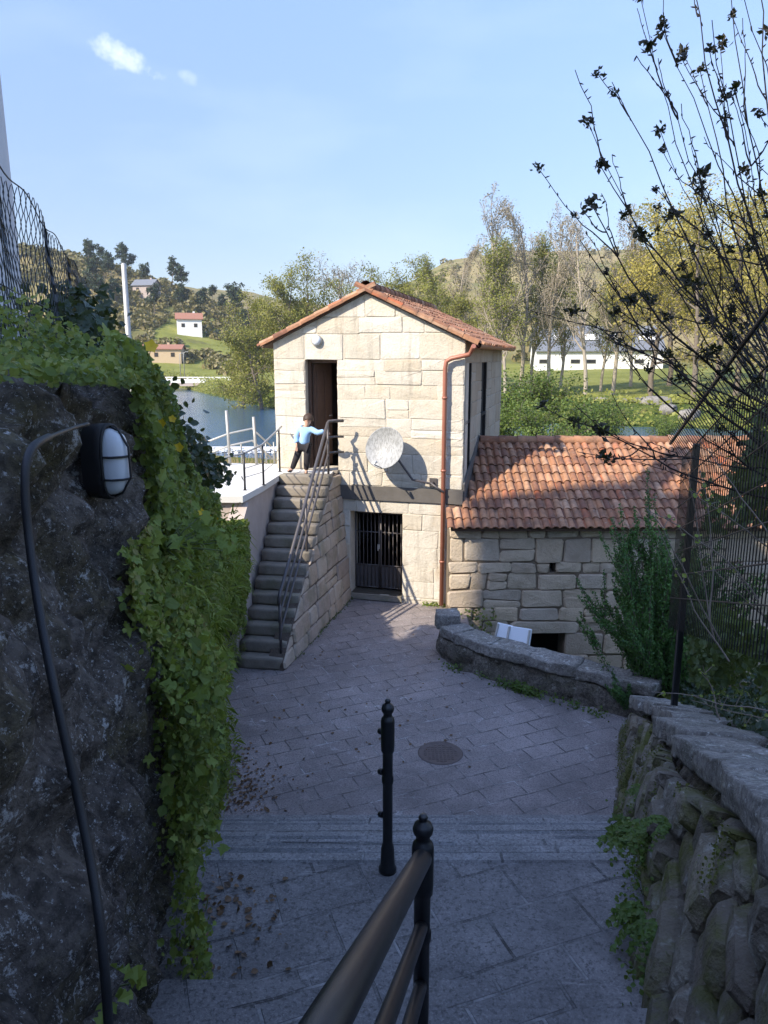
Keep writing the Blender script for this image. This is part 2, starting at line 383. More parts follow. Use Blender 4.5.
def water_mat():
    m = Mat('river_water')
    v = m.mapped(scale=(.5, 1.6, 1))
    n = m.bump(m.mix(.5, m.noise(.55, 5, .6, vec=v), m.noise(2.2, 4, .6, vec=v)), .12, .6)
    return m.done((.03, .085, .16), .12, n, spec=.5)
M['water'] = water_mat()
M['foam'] = m_plain('white_water', (.75, .77, .78), .8, var=.2, scale=1.5, bump=.05)
M['ivy'] = m_leaf('ivy_leaves', [(.030, .045, .014), (.075, .12, .026), (.13, .185, .036), (.20, .245, .05), (.30, .30, .08), (.19, .13, .06)], .38)
M['ivy_dark'] = m_leaf('dark_ivy_leaves', [(.015, .028, .014), (.026, .046, .022), (.042, .066, .028)], .15, rough=.35)
M['creeper'] = m_leaf('creeper_leaves', [(.045, .07, .025), (.08, .12, .035), (.13, .17, .05)], .25)
M['weed'] = m_leaf('weed_leaves', [(.12, .17, .03), (.20, .27, .045), (.33, .37, .08)], .4)
M['petal'] = m_leaf('yellow_petals', [(.62, .38, .02), (.75, .52, .03)], .2, patch=0)
M['fern'] = m_leaf('fern_leaves', [(.05, .09, .015), (.08, .14, .022), (.13, .17, .04)], .25)
M['moss'] = m_leaf('moss_tufts', [(.05, .065, .012), (.09, .105, .018), (.13, .14, .03)], .2)
M['conifer'] = m_leaf('conifer_sprays', [(.022, .058, .016), (.042, .105, .024), (.07, .16, .03), (.11, .21, .045)], .15)
M['leaf_olive'] = m_leaf('olive_leaves', [(.16, .165, .03), (.24, .235, .045), (.32, .30, .07)], .35)
M['leaf_gold'] = m_leaf('golden_leaves', [(.30, .25, .05), (.42, .35, .07), (.52, .44, .12)], .4)
M['leaf_fresh'] = m_leaf('fresh_leaves', [(.18, .20, .035), (.27, .28, .055), (.35, .34, .09)], .4)
M['leaf_grey'] = m_leaf('grey_buds', [(.20, .17, .12), (.27, .23, .16), (.24, .22, .12)], .2)
M['leaf_pine'] = m_leaf('pine_needles', [(.018, .032, .014), (.03, .05, .02), (.045, .065, .025)], .1)
M['scrub'] = m_leaf('hillside_scrub', [(.10, .105, .035), (.18, .16, .06), (.25, .20, .09), (.16, .18, .05)], .2)
M['shrub_dark'] = m_leaf('river_shrub', [(.05, .085, .015), (.10, .15, .025), (.17, .21, .04)], .3)
M['bud_dark'] = m_leaf('dark_bud_leaves', [(.012, .010, .008), (.020, .018, .010), (.03, .026, .012)], .1)
M['dry_leaf'] = m_leaf('fallen_leaves', [(.10, .05, .02), (.17, .09, .04), (.06, .035, .02)], .1, patch=0)
M['reed'] = m_leaf('dry_reeds', [(.26, .19, .09), (.34, .26, .13), (.20, .16, .06)], .2)
M['skin'] = m_plain('skin', (.52, .31, .22), .6, var=.05)
M['shirt'] = m_plain('light_blue_cloth', (.32, .52, .78), .85, var=.1, scale=20, bump=.004)
M['trousers'] = m_plain('dark_cloth', (.025, .022, .025), .9, var=.2, scale=20)
M['hair'] = m_plain('dark_brown_hair', (.05, .028, .018), .6, var=.3, scale=40)
M['shoe'] = m_plain('dark_shoe', (.02, .018, .018), .6, var=.2)
M['cover'] = m_plain('rusty_cover', (.13, .10, .09), .7, .2, var=.35, scale=14, bump=.004)
M['frost'] = m_plain('frosted_glass', (.62, .66, .72), .25, 0, .6, var=.1, scale=10)
M['steel_wire'] = m_plain('dark_fence_wire', (.03, .035, .04), .55, .3, .4, var=.2)

# ------------------------------------------------------------------ site profile
def smooth(a, b, x):
    t = min(1, max(0, (x - a) / (b - a))); return t * t * (3 - 2 * t)
def lerp(tab, x):
    if x <= tab[0][0]: return tab[0][1]
    for (a, p), (b, q) in zip(tab, tab[1:]):
        if x <= b: return p + (q - p) * (x - a) / (b - a)
    return tab[-1][1]
def XL(y): return max(-.40 - .215 * y, -2.27)                       # foot of the left rock wall
LTOP = [(-4, 4.9), (1, 4.62), (3.4, 4.52), (4.5, 4.25), (6, 3.72), (8, 2.92), (9.6, 2.35), (10.8, 2.1), (11.3, 2.0)]
def XR(y): return .26 + .315 * y                                   # foot of the right wall
RTOP = [(-2, 5.0), (2.35, 3.11), (8.3, .56), (8.9, .5)]
FY, FR = 3.73, .341
def pathz(y):
    if y < 2.7: return 1.8 + math.ceil((2.7 - y) / .31) * .17
    if y < FY: return 1.8
    if y < 6.8: return 1.8 - .2 * (int((y - FY) / FR) + 1)
    return 0
YB = [(-400, 330), (-160, 240), (-90, 212), (-50, 185), (-15, 107), (24, 83), (60, 66), (120, 60), (400, 60)]
YN = [(-400, 280), (-160, 190), (-60, 110), (-25, 62), (0, 50), (20, 47), (60, 40), (400, 30)]
def hfar(x, y):
    yb, yn = lerp(YB, x), lerp(YN, x)
    if y < yn: return -1.5 - 1.2 * smooth(20, yn, y) + .1 * mn.noise((x * .1, y * .1, 0))
    if y < yb:
        e = min(y - yn, yb - y); return -2.75 - 1.3 * smooth(0, 5, e)
    t = y - yb
    h = -2.7 + 2.0 * smooth(0, 7, t) + 4.0 * smooth(10, 130, t)
    r = x / max(y, 1)
    h += 45 * math.exp(-((x + 150) / 90) ** 2) * smooth(185, 310, y)
    h += 24 * smooth(160, 330, y) * smooth(-.02, .1, r) + 66 * smooth(260, 700, y) * smooth(-.35, .2, r)
    h += 2.5 * mn.fractal((x * .02, y * .02, 0), 1, 2, 4) * smooth(120, 260, y)
    return h
def hground(x, y):
    if y < 12.6:
        if x < XL(y) - .28 and y < 11.2: return lerp(LTOP, y) - .12 + .06 * mn.noise((x, y, 0))
        yy = min(y, 8.9)
        if x > XR(yy) + .45 and y < 9.2:
            return lerp(RTOP, y) - .18 - smooth(.9, 3.0, x - XR(yy)) * .5
        if y >= 9.2 and x > 1.3 and y > 11.9 - .95 * (x - .9) + .25: return -1.35
        if y < 9.6 and x > 3.2: return -.4
        return min(pathz(y), pathz(y + .3), pathz(y + .6)) - .45
    return min(-1.35, hfar(x, y)) if y < 45 else hfar(x, y)

def build_ground():
    ys = [-8 + .2 * i for i in range(112)]
    while ys[-1] < 1600: ys.append(ys[-1] + max(.25, .03 * (ys[-1] - 12)))
    ts = np.linspace(-1, 1, 181); ts = np.sign(ts) * np.abs(ts) ** 1.25
    V = []; 
    for y in ys:
        w = 13 + max(0, y) * .78
        for t in ts: V.append((t * w, y, hground(t * w, y)))
    n = len(ts); m = len(ys)
    F = [(j * n + i, j * n + i + 1, (j + 1) * n + i + 1, (j + 1) * n + i) for j in range(m - 1) for i in range(n - 1)]
    o = npmesh('ground', V, F, M['ground'], smooth=True); tag(o, kind='structure')
    # bright meadow: a thin sheet following the ground on the far bank
    V = []; F = []; nx, ny = 90, 26
    for j in range(ny):
        for i in range(nx):
            x = -75 + 150 * i / (nx - 1); yb = lerp(YB, x); y = yb + 9 + 85 * j / (ny - 1)
            V.append((x, y, hfar(x, y) + .12))
    F = [(j * nx + i, j * nx + i + 1, (j + 1) * nx + i + 1, (j + 1) * nx + i) for j in range(ny - 1) for i in range(nx - 1)]
    tag(npmesh('meadow', V, F, M['meadow'], smooth=True), kind='structure')
    b = MB(); b.add([(-420, 30, -2.8), (300, 30, -2.8), (300, 120, -2.8), (-420, 1200, -2.8)], [(0, 1, 2, 3)])
    tag(b.build('river_water', M['water']), kind='structure')
build_ground()

# ------------------------------------------------------------------ paving and steps
def build_paving():
    poly = []
    ysl = [6.79, 7.5, 8.2, 8.8, 9.5, 10.6, 11.6]
    poly = [(XL(y) - .15, y) for y in ysl] + [(-1.0, 13.95), (1.5, 13.4), (1.5, 12.2), (1.1, 11.2), (1.15, 10.7), (2.1, 9.85), (3.2, 9.15), (3.15, 8.4), (XR(8) + .2, 8.0), (XR(7) + .2, 7), (XR(6.79) + .2, 6.79)]
    b = MB(); b.prism(poly, -.3, 0)
    tag(b.build('yard_paving', M['yard']), kind='structure')
    b = MB(); ysl = [2.7, 3.2, FY]
    b.prism([(XL(y) - .15, y) for y in ysl] + [(XR(y) + .2, y) for y in reversed(ysl)], 1.4, 1.8)
    tag(b.build('landing_paving', M['landing']), kind='structure')
    b = MB()
    for i in range(9):                                             # flight down to the yard: nine treads, each with a rounded worn nosing
        y0 = FY + FR * i; z = 1.8 - .2 * (i + 1)
        if z < .01: continue
        y1 = y0 + FR
        b.prism([(XL(y0) - .15, y0), (XR(y0) + .2, y0), (XR(y1) + .2, y1), (XL(y1) - .15, y1)], -.3, z - .05)
        xl, xr = XL(y1) - .1, XR(y1) + .15
        k = 5; w = (xr - xl) / k; rng = random.Random(i)
        for j in range(k):
            g = rng.uniform(-.004, .004)
            b.bbox((xl + w * (j + .5), (y0 + y1) / 2 + .012, z - .02 + g), (w - .006, FR + .015, .06), .012)
    tag(b.build('path_steps', M['tread']), kind='structure')
    b = MB()
    for i in range(9):                                             # paler worn stone edge on every step
        y1 = FY + FR * i; z = 1.8 - .2 * i
        b.bbox(((XL(y1) + XR(y1)) / 2, y1 - .015 + .02, z - .012), (XR(y1) - XL(y1) + .1, .085, .045), .012)
    tag(b.build('path_step_edges', M['nosing']), kind='structure')
    b = MB()
    for i in range(9):                                             # upper flight the photographer stands on
        y1 = 2.7 - .31 * i; z = 1.8 + .17 * (i + 1)
        b.prism([(XL(y1 - .31) - .1, y1 - .31), (XR(y1) + .2, y1 - .31), (XR(y1) + .2, y1), (XL(y1 - .31) - .1, y1)], 1.2, z - .04)
        b.bbox(((XL(y1) + XR(y1)) / 2, y1 - .155 + .012, z - .02), (XR(y1) - XL(y1) + .2, .33, .05), .012)
    tag(b.build('upper_steps', M['landing']), kind='structure')
build_paving()

def manhole():
    b = MB(); b.lathe([(.0, .004), (.235, .004), (.245, .009), (.262, .009), (.27, 0)], (.67, 8.02, .0), 28)
    for i in range(-5, 6):
        for j in range(-5, 6):
            x, y = i * .045, j * .045
            if x * x + y * y < .040: b.box((.67 + x, 8.02 + y, .007), (.03, .03, .003))
    tag(b.build('manhole_cover', M['cover']), 'small round rusty brown manhole cover set in the paved yard', 'manhole cover')
manhole()

# ------------------------------------------------------------------ rough walls
def rough_wall(name, line, side, thick, batter, step, disp, mat, parent=None, back=.8, toe=.15, round_=.12, smooth_=True):
    """line: (x, y, zbase, ztop) stations; side=+1 faces the right of the direction of travel"""
    L = [0]
    for a, b in zip(line, line[1:]): L.append(L[-1] + math.hypot(b[0] - a[0], b[1] - a[1]))
    n = max(2, int(L[-1] / step)); st = []
    for i in range(n + 1):
        s = L[-1] * i / n; k = 0
        while k < len(L) - 2 and s > L[k + 1]: k += 1
        f = (s - L[k]) / (L[k + 1] - L[k]); a, b = line[k], line[k + 1]
        st.append([a[j] + (b[j] - a[j]) * f for j in range(4)])
    hmax = max(q[3] - q[2] for q in st); nt = max(3, int(hmax / step)); ntop = max(2, int(thick / step)); nb = 3
    V = []; per = nt + 1 + ntop + nb
    for i, (x, y, zb, zt) in enumerate(st):
        a, b = st[max(0, i - 1)], st[min(n, i + 1)]
        t = Vector((b[0] - a[0], b[1] - a[1], 0)).normalized(); nr = Vector((t.y, -t.x, 0)) * side
        zb -= toe; h = zt - zb
        prof = []
        for j in range(nt + 1):
            q = j / nt; z = zb + h * q; rr = max(0, (z - (zt - round_)) / round_); prof.append((Vector((x, y, z)) - nr * (batter * h * q + round_ * .6 * rr * rr), nr * (1 - .5 * rr) + Vector((0, 0, .6 * rr))))
        xt = Vector((x, y, zt)) - nr * (batter * h + round_ * .6)
        for j in range(1, ntop + 1): prof.append((xt - nr * (thick * j / ntop), Vector((0, 0, 1))))
        for j in range(1, nb + 1): prof.append((xt - nr * thick - Vector((0, 0, back * j / nb)), -nr))
        for p, nn in prof: V.append(p + nn * disp(p))
    F = [(i * per + j, (i + 1) * per + j, (i + 1) * per + j + 1, i * per + j + 1) if side > 0 else (i * per + j, i * per + j + 1, (i + 1) * per + j + 1, (i + 1) * per + j) for i in range(n) for j in range(per - 1)]
    b = MB(); b.v = [tuple(p) for p in V]; b.f = [list(f) for f in F]; b.sm = [smooth_] * len(F)
    b.f.append(list(range(per)) if side < 0 else list(reversed(range(per)))); b.sm.append(False)
    b.f.append([n * per + j for j in (reversed(range(per)) if side < 0 else range(per))]); b.sm.append(False)
    return b.build(name, mat, parent)
def d_rock(p):
    q = Vector((p.x, p.y, p.z))
    qq = Vector((q.x * 1.5, q.y * 1.5, q.z * 1.9)) + Vector((3, 5, 1)) + mn.noise_vector(q * 2.1) * .3
    ds, ps = mn.voronoi(qq); c0 = Vector(ps[0]); tl = (qq - c0).dot(mn.noise_vector(c0 * 4.3))
    cr = min(1, (ds[1] - ds[0]) / .22)
    fac = mn.fractal(q * 11 + Vector((4, 0, 0)), .7, 2.2, 3)
    return .07 * (cr ** .5) - .07 + .11 * tl + .13 * mn.fractal(q * 1.3, 1, 2, 3) + .028 * (abs(fac) ** .6) * (1 if fac > 0 else -1) + .075 * mn.fractal(q * 5, .8, 2.1, 5) - .05 * max(0, .25 - abs(mn.noise(q * 2.2 + Vector((0, 0, 8))))) * 4 * .25 + .014 * mn.noise(q * 26)
def stonecut(sx, sz, amp, seed):
    def f(p):
        q = Vector((p.x * sx, p.y * sx, p.z * sz)) + Vector((seed, seed * 2, 0)); q += mn.noise_vector(p * 1.7) * .25
        ds, ps = mn.voronoi(q); cr = min(1, max(0, (ds[1] - ds[0]) / .20))
        cell = mn.cell(Vector(ps[0]) * 7.3)
        c0 = Vector(ps[0]); tilt = (q - c0).dot(mn.noise_vector(c0 * 5.1 + Vector((2, 9, 4))))
        return amp * (min(1, cr * 1.5) ** .5) - amp * .8 + amp * .5 * cell + amp * .8 * tilt + .012 * mn.fractal(p * 5, 1, 2, 4) + .006 * mn.noise(p * 30)
    return f

def left_wall():
    ln = [(XL(y), y, pathz(y) if y > 2.7 else 1.2, lerp(LTOP, y) - .07 + .13 * mn.noise((y * 1.9, 2.2, 0))) for y in (.6, .9, 1.2, 1.5, 1.8, 2.1, 2.4, 2.7, 3.0, 3.4, 4.2, 5, 6, 7, 8, 8.7, 9.4, 10, 10.6, 11.3)]
    o = rough_wall('rock_wall', ln, 1, .5, 0, .034, d_rock, M['rock'], back=.7)
    tag(o, 'tall dark lichen-spotted rock wall along the left of the path, overgrown with ivy', 'rock wall')
left_wall()

def near_right_wall():
    root = empty('retaining_wall', (2.0, 5.3, 0))
    tag(root, 'mossy rubble retaining wall with grey coping slabs falling away along the right of the steps', 'stone wall')
    ys = [.9, 1.6, 2.3, 3, 3.7, 4.4, 5.1, 5.8, 6.5, 7.2, 7.8, 8.35]
    ln = [(XR(y) + .13, y, pathz(y), lerp(RTOP, y) - .16) for y in ys]
    o = rough_wall('rubble', ln, -1, .45, .26, .032, stonecut(3.4, 4.2, .075, 4), M['wall_rock'], back=1.0)
    o.parent = root; o.matrix_parent_inverse = Matrix.Translation((-2.0, -5.3, 0))
    base = [(1, 2.7), (2.7, 1.8), (3.73, 1.8), (6.8, 0), (8.4, 0)]
    nrm = Vector((-.95, .30, .22)).normalized()
    def at(u, z, out): return Vector((XR(u) + .26 * max(0, z - lerp(base, u) + .1) + .02, u, z)) + nrm * (out + .035 * mn.noise((u * 1.3, z * 1.6, 2)))
    b = MB(); stones(b, at, 1.0, 8.34, -.15, 3.5, (.13, .27), (.16, .46), 44, planes=[(.4286, 1, 3.93)], gap=.022, bev=.032, proud=(.015, .09), jit=.026, chamfer=.045)
    so = b.build('stacked_stones', M['wall_stone'], root); so.matrix_parent_inverse = Matrix.Translation((-2.0, -5.3, 0))
    rng = random.Random(5); y = 1.0
    while y < 8.3:
        l = rng.uniform(.55, .95); l = min(l, 8.36 - y + .02); yc = y + l / 2
        h = lerp(RTOP, yc) - pathz(yc)
        x = XR(yc) + .26 * (h + .1) + .20
        sl = (lerp(RTOP, yc + .2) - lerp(RTOP, yc - .2)) / .4
        M3 = (Matrix.Rotation(-math.atan(.26), 3, 'Z') @ Matrix.Rotation(math.atan(sl) * 1.0, 3, 'X'))
        cs = coping_slab((rng.uniform(.46, .52), l * 1.04, rng.uniform(.12, .15)), rng.randint(0, 999), M3)
        c = cs.build('coping_stone', M['coping'], root); c.location = (x - 2.0 + rng.uniform(-.03, .03), yc - 5.3, lerp(RTOP, yc) - .075)
        y += l
def coping_slab(size, seed, M3, rnd=.055):
    """a rough-hewn slab: subdivided box with rounded edges and broken faces"""
    bm = bmesh.new(); bmesh.ops.create_cube(bm, size=1)
    bmesh.ops.subdivide_edges(bm, edges=bm.edges[:], cuts=9, use_grid_fill=True)
    off = Vector((seed * 1.37 % 50, seed * .77 % 50, 0)); b = MB()
    sx, sy, sz = size
    for v in bm.verts:
        c = v.co.copy(); m = max(abs(c.x), abs(c.y), abs(c.z))
        n = c.normalized() * .5 * 1.25
        r = c.lerp(Vector((n.x, n.y, n.z)), rnd)
        p = Vector((r.x * sx, r.y * sy, r.z * sz))
        p += mn.noise_vector((p + off) * 3.5) * .026 + mn.noise_vector((p + off) * 11) * .014 + mn.noise_vector((p + off) * 23) * .006
        v.co = p
    bm.verts.index_update()
    b.add([M3 @ v.co for v in bm.verts], [[v.index for v in f.verts] for f in bm.faces], True); bm.free()
    return b

def low_wall():
    root = empty('low_wall', (1.9, 9.8, 0)); tag(root, 'low curved stone parapet wall round the yard in front of the tiled annex', 'stone wall')
    pts = [(.84, 11.25), (.88, 10.85), (1.05, 10.5), (1.45, 10.12), (1.95, 9.74), (2.5, 9.36), (3.08, 8.97), (3.35, 8.75)]
    ln = [(x, y, 0, lerp([(.8, .42), (1.2, .40), (3, .36)], x)) for x, y in pts]
    o = rough_wall('masonry', ln, 1, .30, .08, .05, stonecut(2.2, 2.8, .07, 9), M['low_wall'], back=2.0)
    o.parent = root; o.matrix_parent_inverse = Matrix.Translation((-1.9, -9.8, 0))
    rng = random.Random(8)
    L = [(x + .16, y + .14) for x, y in pts]; L[0] = (1.0, 11.22); L[1] = (1.06, 10.9)
    for a, b in zip(L[1:], L[2:]):
        d = Vector((b[0] - a[0], b[1] - a[1], 0)); cx, cy = (a[0] + b[0]) / 2, (a[1] + b[1]) / 2
        M3 = Matrix.Rotation(math.atan2(d.y, d.x) - math.pi / 2, 3, 'Z')
        c = coping_slab((.40, d.length * 1.12, .15), rng.randint(0, 999), M3).build('coping_stone', M['coping'], root)
        c.location = (cx - 1.9, cy - 9.8, lerp([(.8, .46), (3, .42)], cx))
    c = coping_slab((.36, .34, .24), 77, Matrix.Identity(3)).build('end_block', M['coping'], root); c.location = (1.0 - 1.9, 11.12 - 9.8, .55)
low_wall()

# ------------------------------------------------------------------ masonry panels
def clip_poly(poly, planes):
    for (a, b, c) in planes:                                       # keep a*u + b*z <= c
        out = []
        for p, q in zip(poly, poly[1:] + poly[:1]):
            fp, fq = a * p[0] + b * p[1] - c, a * q[0] + b * q[1] - c
            if fp <= 0: out.append(p)
            if (fp < 0) != (fq < 0) and abs(fp - fq) > 1e-9:
                t = fp / (fp - fq); out.append((p[0] + (q[0] - p[0]) * t, p[1] + (q[1] - p[1]) * t))
        poly = out
        if len(poly) < 3: return []
    return poly
def stones(b, at, u0, u1, z0, z1, ch, bl, seed, holes=(), planes=(), gap=.012, bev=.018, proud=(.015, .03), jit=.01, chamfer=.0, extra=()):
    """fill a wall rectangle with courses of separate squared stones; at(u, z, out) gives the 3-D point"""
    rng = random.Random(seed)
    zs = [z0]
    while zs[-1] < z1 - ch[0] * .6: zs.append(zs[-1] + rng.uniform(*ch))
    zs[-1] = z1
    for h in holes:
        for zz in (h[2], h[3]):
            if z0 < zz < z1:
                k = min(range(1, len(zs) - 1), key=lambda i: abs(zs[i] - zz)) if len(zs) > 2 else None
                if k: zs[k] = zz
    zs = sorted(zs)
    for za, zb in zip(zs, zs[1:]):
        if zb - za < .04: continue
        cuts = [(h[0], h[1]) for h in holes if min(zb, h[3]) - max(za, h[2]) > .02]
        cuts.sort(); segs = []; c = u0
        for a, e in cuts:
            if a > c: segs.append((c, a))
            c = max(c, e)
        if c < u1: segs.append((c, u1))
        for a, e in segs:
            us = [a]
            while us[-1] < e - bl[0] * .7: us.append(us[-1] + rng.uniform(*bl))
            us[-1] = e if len(us) > 1 else us[-1]
            if len(us) == 1: us.append(e)
            for ua, ub in zip(us, us[1:]):
                if ub - ua < .03: continue
                splits = [(za, zb)]
                if zb - za > .22 and rng.random() < .16: m = za + (zb - za) * rng.uniform(.4, .6); splits = [(za, m), (m, zb)]
                for sa, sb in splits:
                    g = gap / 2; J = lambda: rng.uniform(-jit, jit)
                    P = [(ua + g + J(), sa + g + J()), (ub - g + J(), sa + g + J()), (ub - g + J(), sb - g + J()), (ua + g + J(), sb - g + J())]
                    if chamfer:
                        Q = []
                        for i in range(4):
                            p, pr, nx = P[i], P[i - 1], P[(i + 1) % 4]
                            for w in (pr, nx):
                                l = math.hypot(w[0] - p[0], w[1] - p[1]); k = min(chamfer * rng.uniform(.5, 1.4), l * .35) / l
                                Q.append((p[0] + (w[0] - p[0]) * k, p[1] + (w[1] - p[1]) * k))
                        P = Q
                    P = clip_poly(P, planes)
                    if len(P) < 3: continue
                    cx = sum(p[0] for p in P) / len(P); cz = sum(p[1] for p in P) / len(P)
                    pr = rng.uniform(*proud); n = len(P); vs = []
                    for p in P: vs.append(at(p[0], p[1], -.03))
                    for p in P: vs.append(at(p[0], p[1], pr * .35))
                    for p in P:
                        l = math.hypot(p[0] - cx, p[1] - cz); k = max(.3, 1 - bev * rng.uniform(.8, 1.5) / max(l, .02))
                        vs.append(at(cx + (p[0] - cx) * k, cz + (p[1] - cz) * k, pr + rng.uniform(-.005, .005)))
                    fs = [(i, (i + 1) % n, n + (i + 1) % n, n + i) for i in range(n)] + [(n + i, n + (i + 1) % n, 2 * n + (i + 1) % n, 2 * n + i) for i in range(n)]
                    b.add(vs, fs)
                    vs2 = len(b.v) - n
                    c = at(cx, cz, pr + rng.uniform(0, .012)); b.v.append(tuple(c)); ci = len(b.v) - 1
                    for i in range(n): b.f.append([vs2 + i, vs2 + (i + 1) % n, ci]); b.sm.append(False)
def wall_slab(b, at, u0, u1, z0, z1, thick, holes=(), planes=()):
    """solid wall of given thickness with rectangular openings"""
    us = sorted({u0, u1, *[h[0] for h in holes], *[h[1] for h in holes]}); 
    for ua, ub in zip(us, us[1:]):
        hs = sorted([(h[2], h[3]) for h in holes if h[0] <= ua + 1e-6 and h[1] >= ub - 1e-6]); c = z0; spans = []
        for a, e in hs:
            if a > c: spans.append((c, a))
            c = max(c, e)
        if c < z1: spans.append((c, z1))
        for a, e in spans:
            P = clip_poly([(ua, a), (ub, a), (ub, e), (ua, e)], planes)
            if len(P) >= 3:
                f = [at(u, z, 0) for u, z in P]; n = len(P); bk = [at(u, z, -thick) for u, z in P]
                b.add(f + bk, [list(range(n)), list(reversed(range(n, 2 * n)))] + [(i, n + i, n + (i + 1) % n, (i + 1) % n) for i in range(n)])
def tiles(b, org, du, dv, nrm, width, length, tw=.20, tl=.36, seed=0, keep=None, lift=.0):
    """barrel tiles: rows of tapered half-round covers; du along the eave, dv up the slope"""
    rng = random.Random(seed); org, du, dv, nrm = [Vector(k) for k in (org, du, dv, nrm)]
    nc = int(width / tw); nr = int(math.ceil(length / tl))
    for c in range(nc):
        for r in range(nr):
            u = (c + .5) * tw; v = r * tl
            p0 = org + du * u + dv * v
            if keep and not keep(p0 + dv * tl * .5): continue
            l = min(tl + .05, length - v + .03); tilt = rng.uniform(-.007, .007) + .010 * mn.noise(p0 * 1.1); jx = rng.uniform(-.009, .009); p0 = p0 - dv * max(0, rng.gauss(0, .012))
            for (rr0, rr1, up0, up1, conv) in ((tw * .40, tw * .33, .030, .012, 1), (tw * .42, tw * .36, .022, .004, -1)):
                off = du * (jx + (0 if conv > 0 else tw * .5)); ns = 6; vs = []
                for (t, R, up) in ((0, rr0, up0), (l, rr1, up1)):
                    for k in range(ns + 1):
                        a = math.pi * k / ns
                        hgt = math.sin(a) * R * .8 if conv > 0 else -math.sin(a) * R * .55 + R * .45
                        vs.append(p0 + off + du * (math.cos(a) * R) + dv * (t - (.03 if conv > 0 else 0)) + nrm * (hgt + up + lift + tilt))
                m = ns + 1
                fs = [(k, k + 1, m + k + 1, m + k) for k in range(ns)]
                b.add(vs, fs, True)
                # visible thickness at the lower edge
                vs = [vs[k] for k in range(m)] + [vs[k] - nrm * .016 + dv * .004 for k in range(m)]
                b.add(vs, [(k, m + k, m + k + 1, k + 1) for k in range(ns)], False)

near_right_wall()

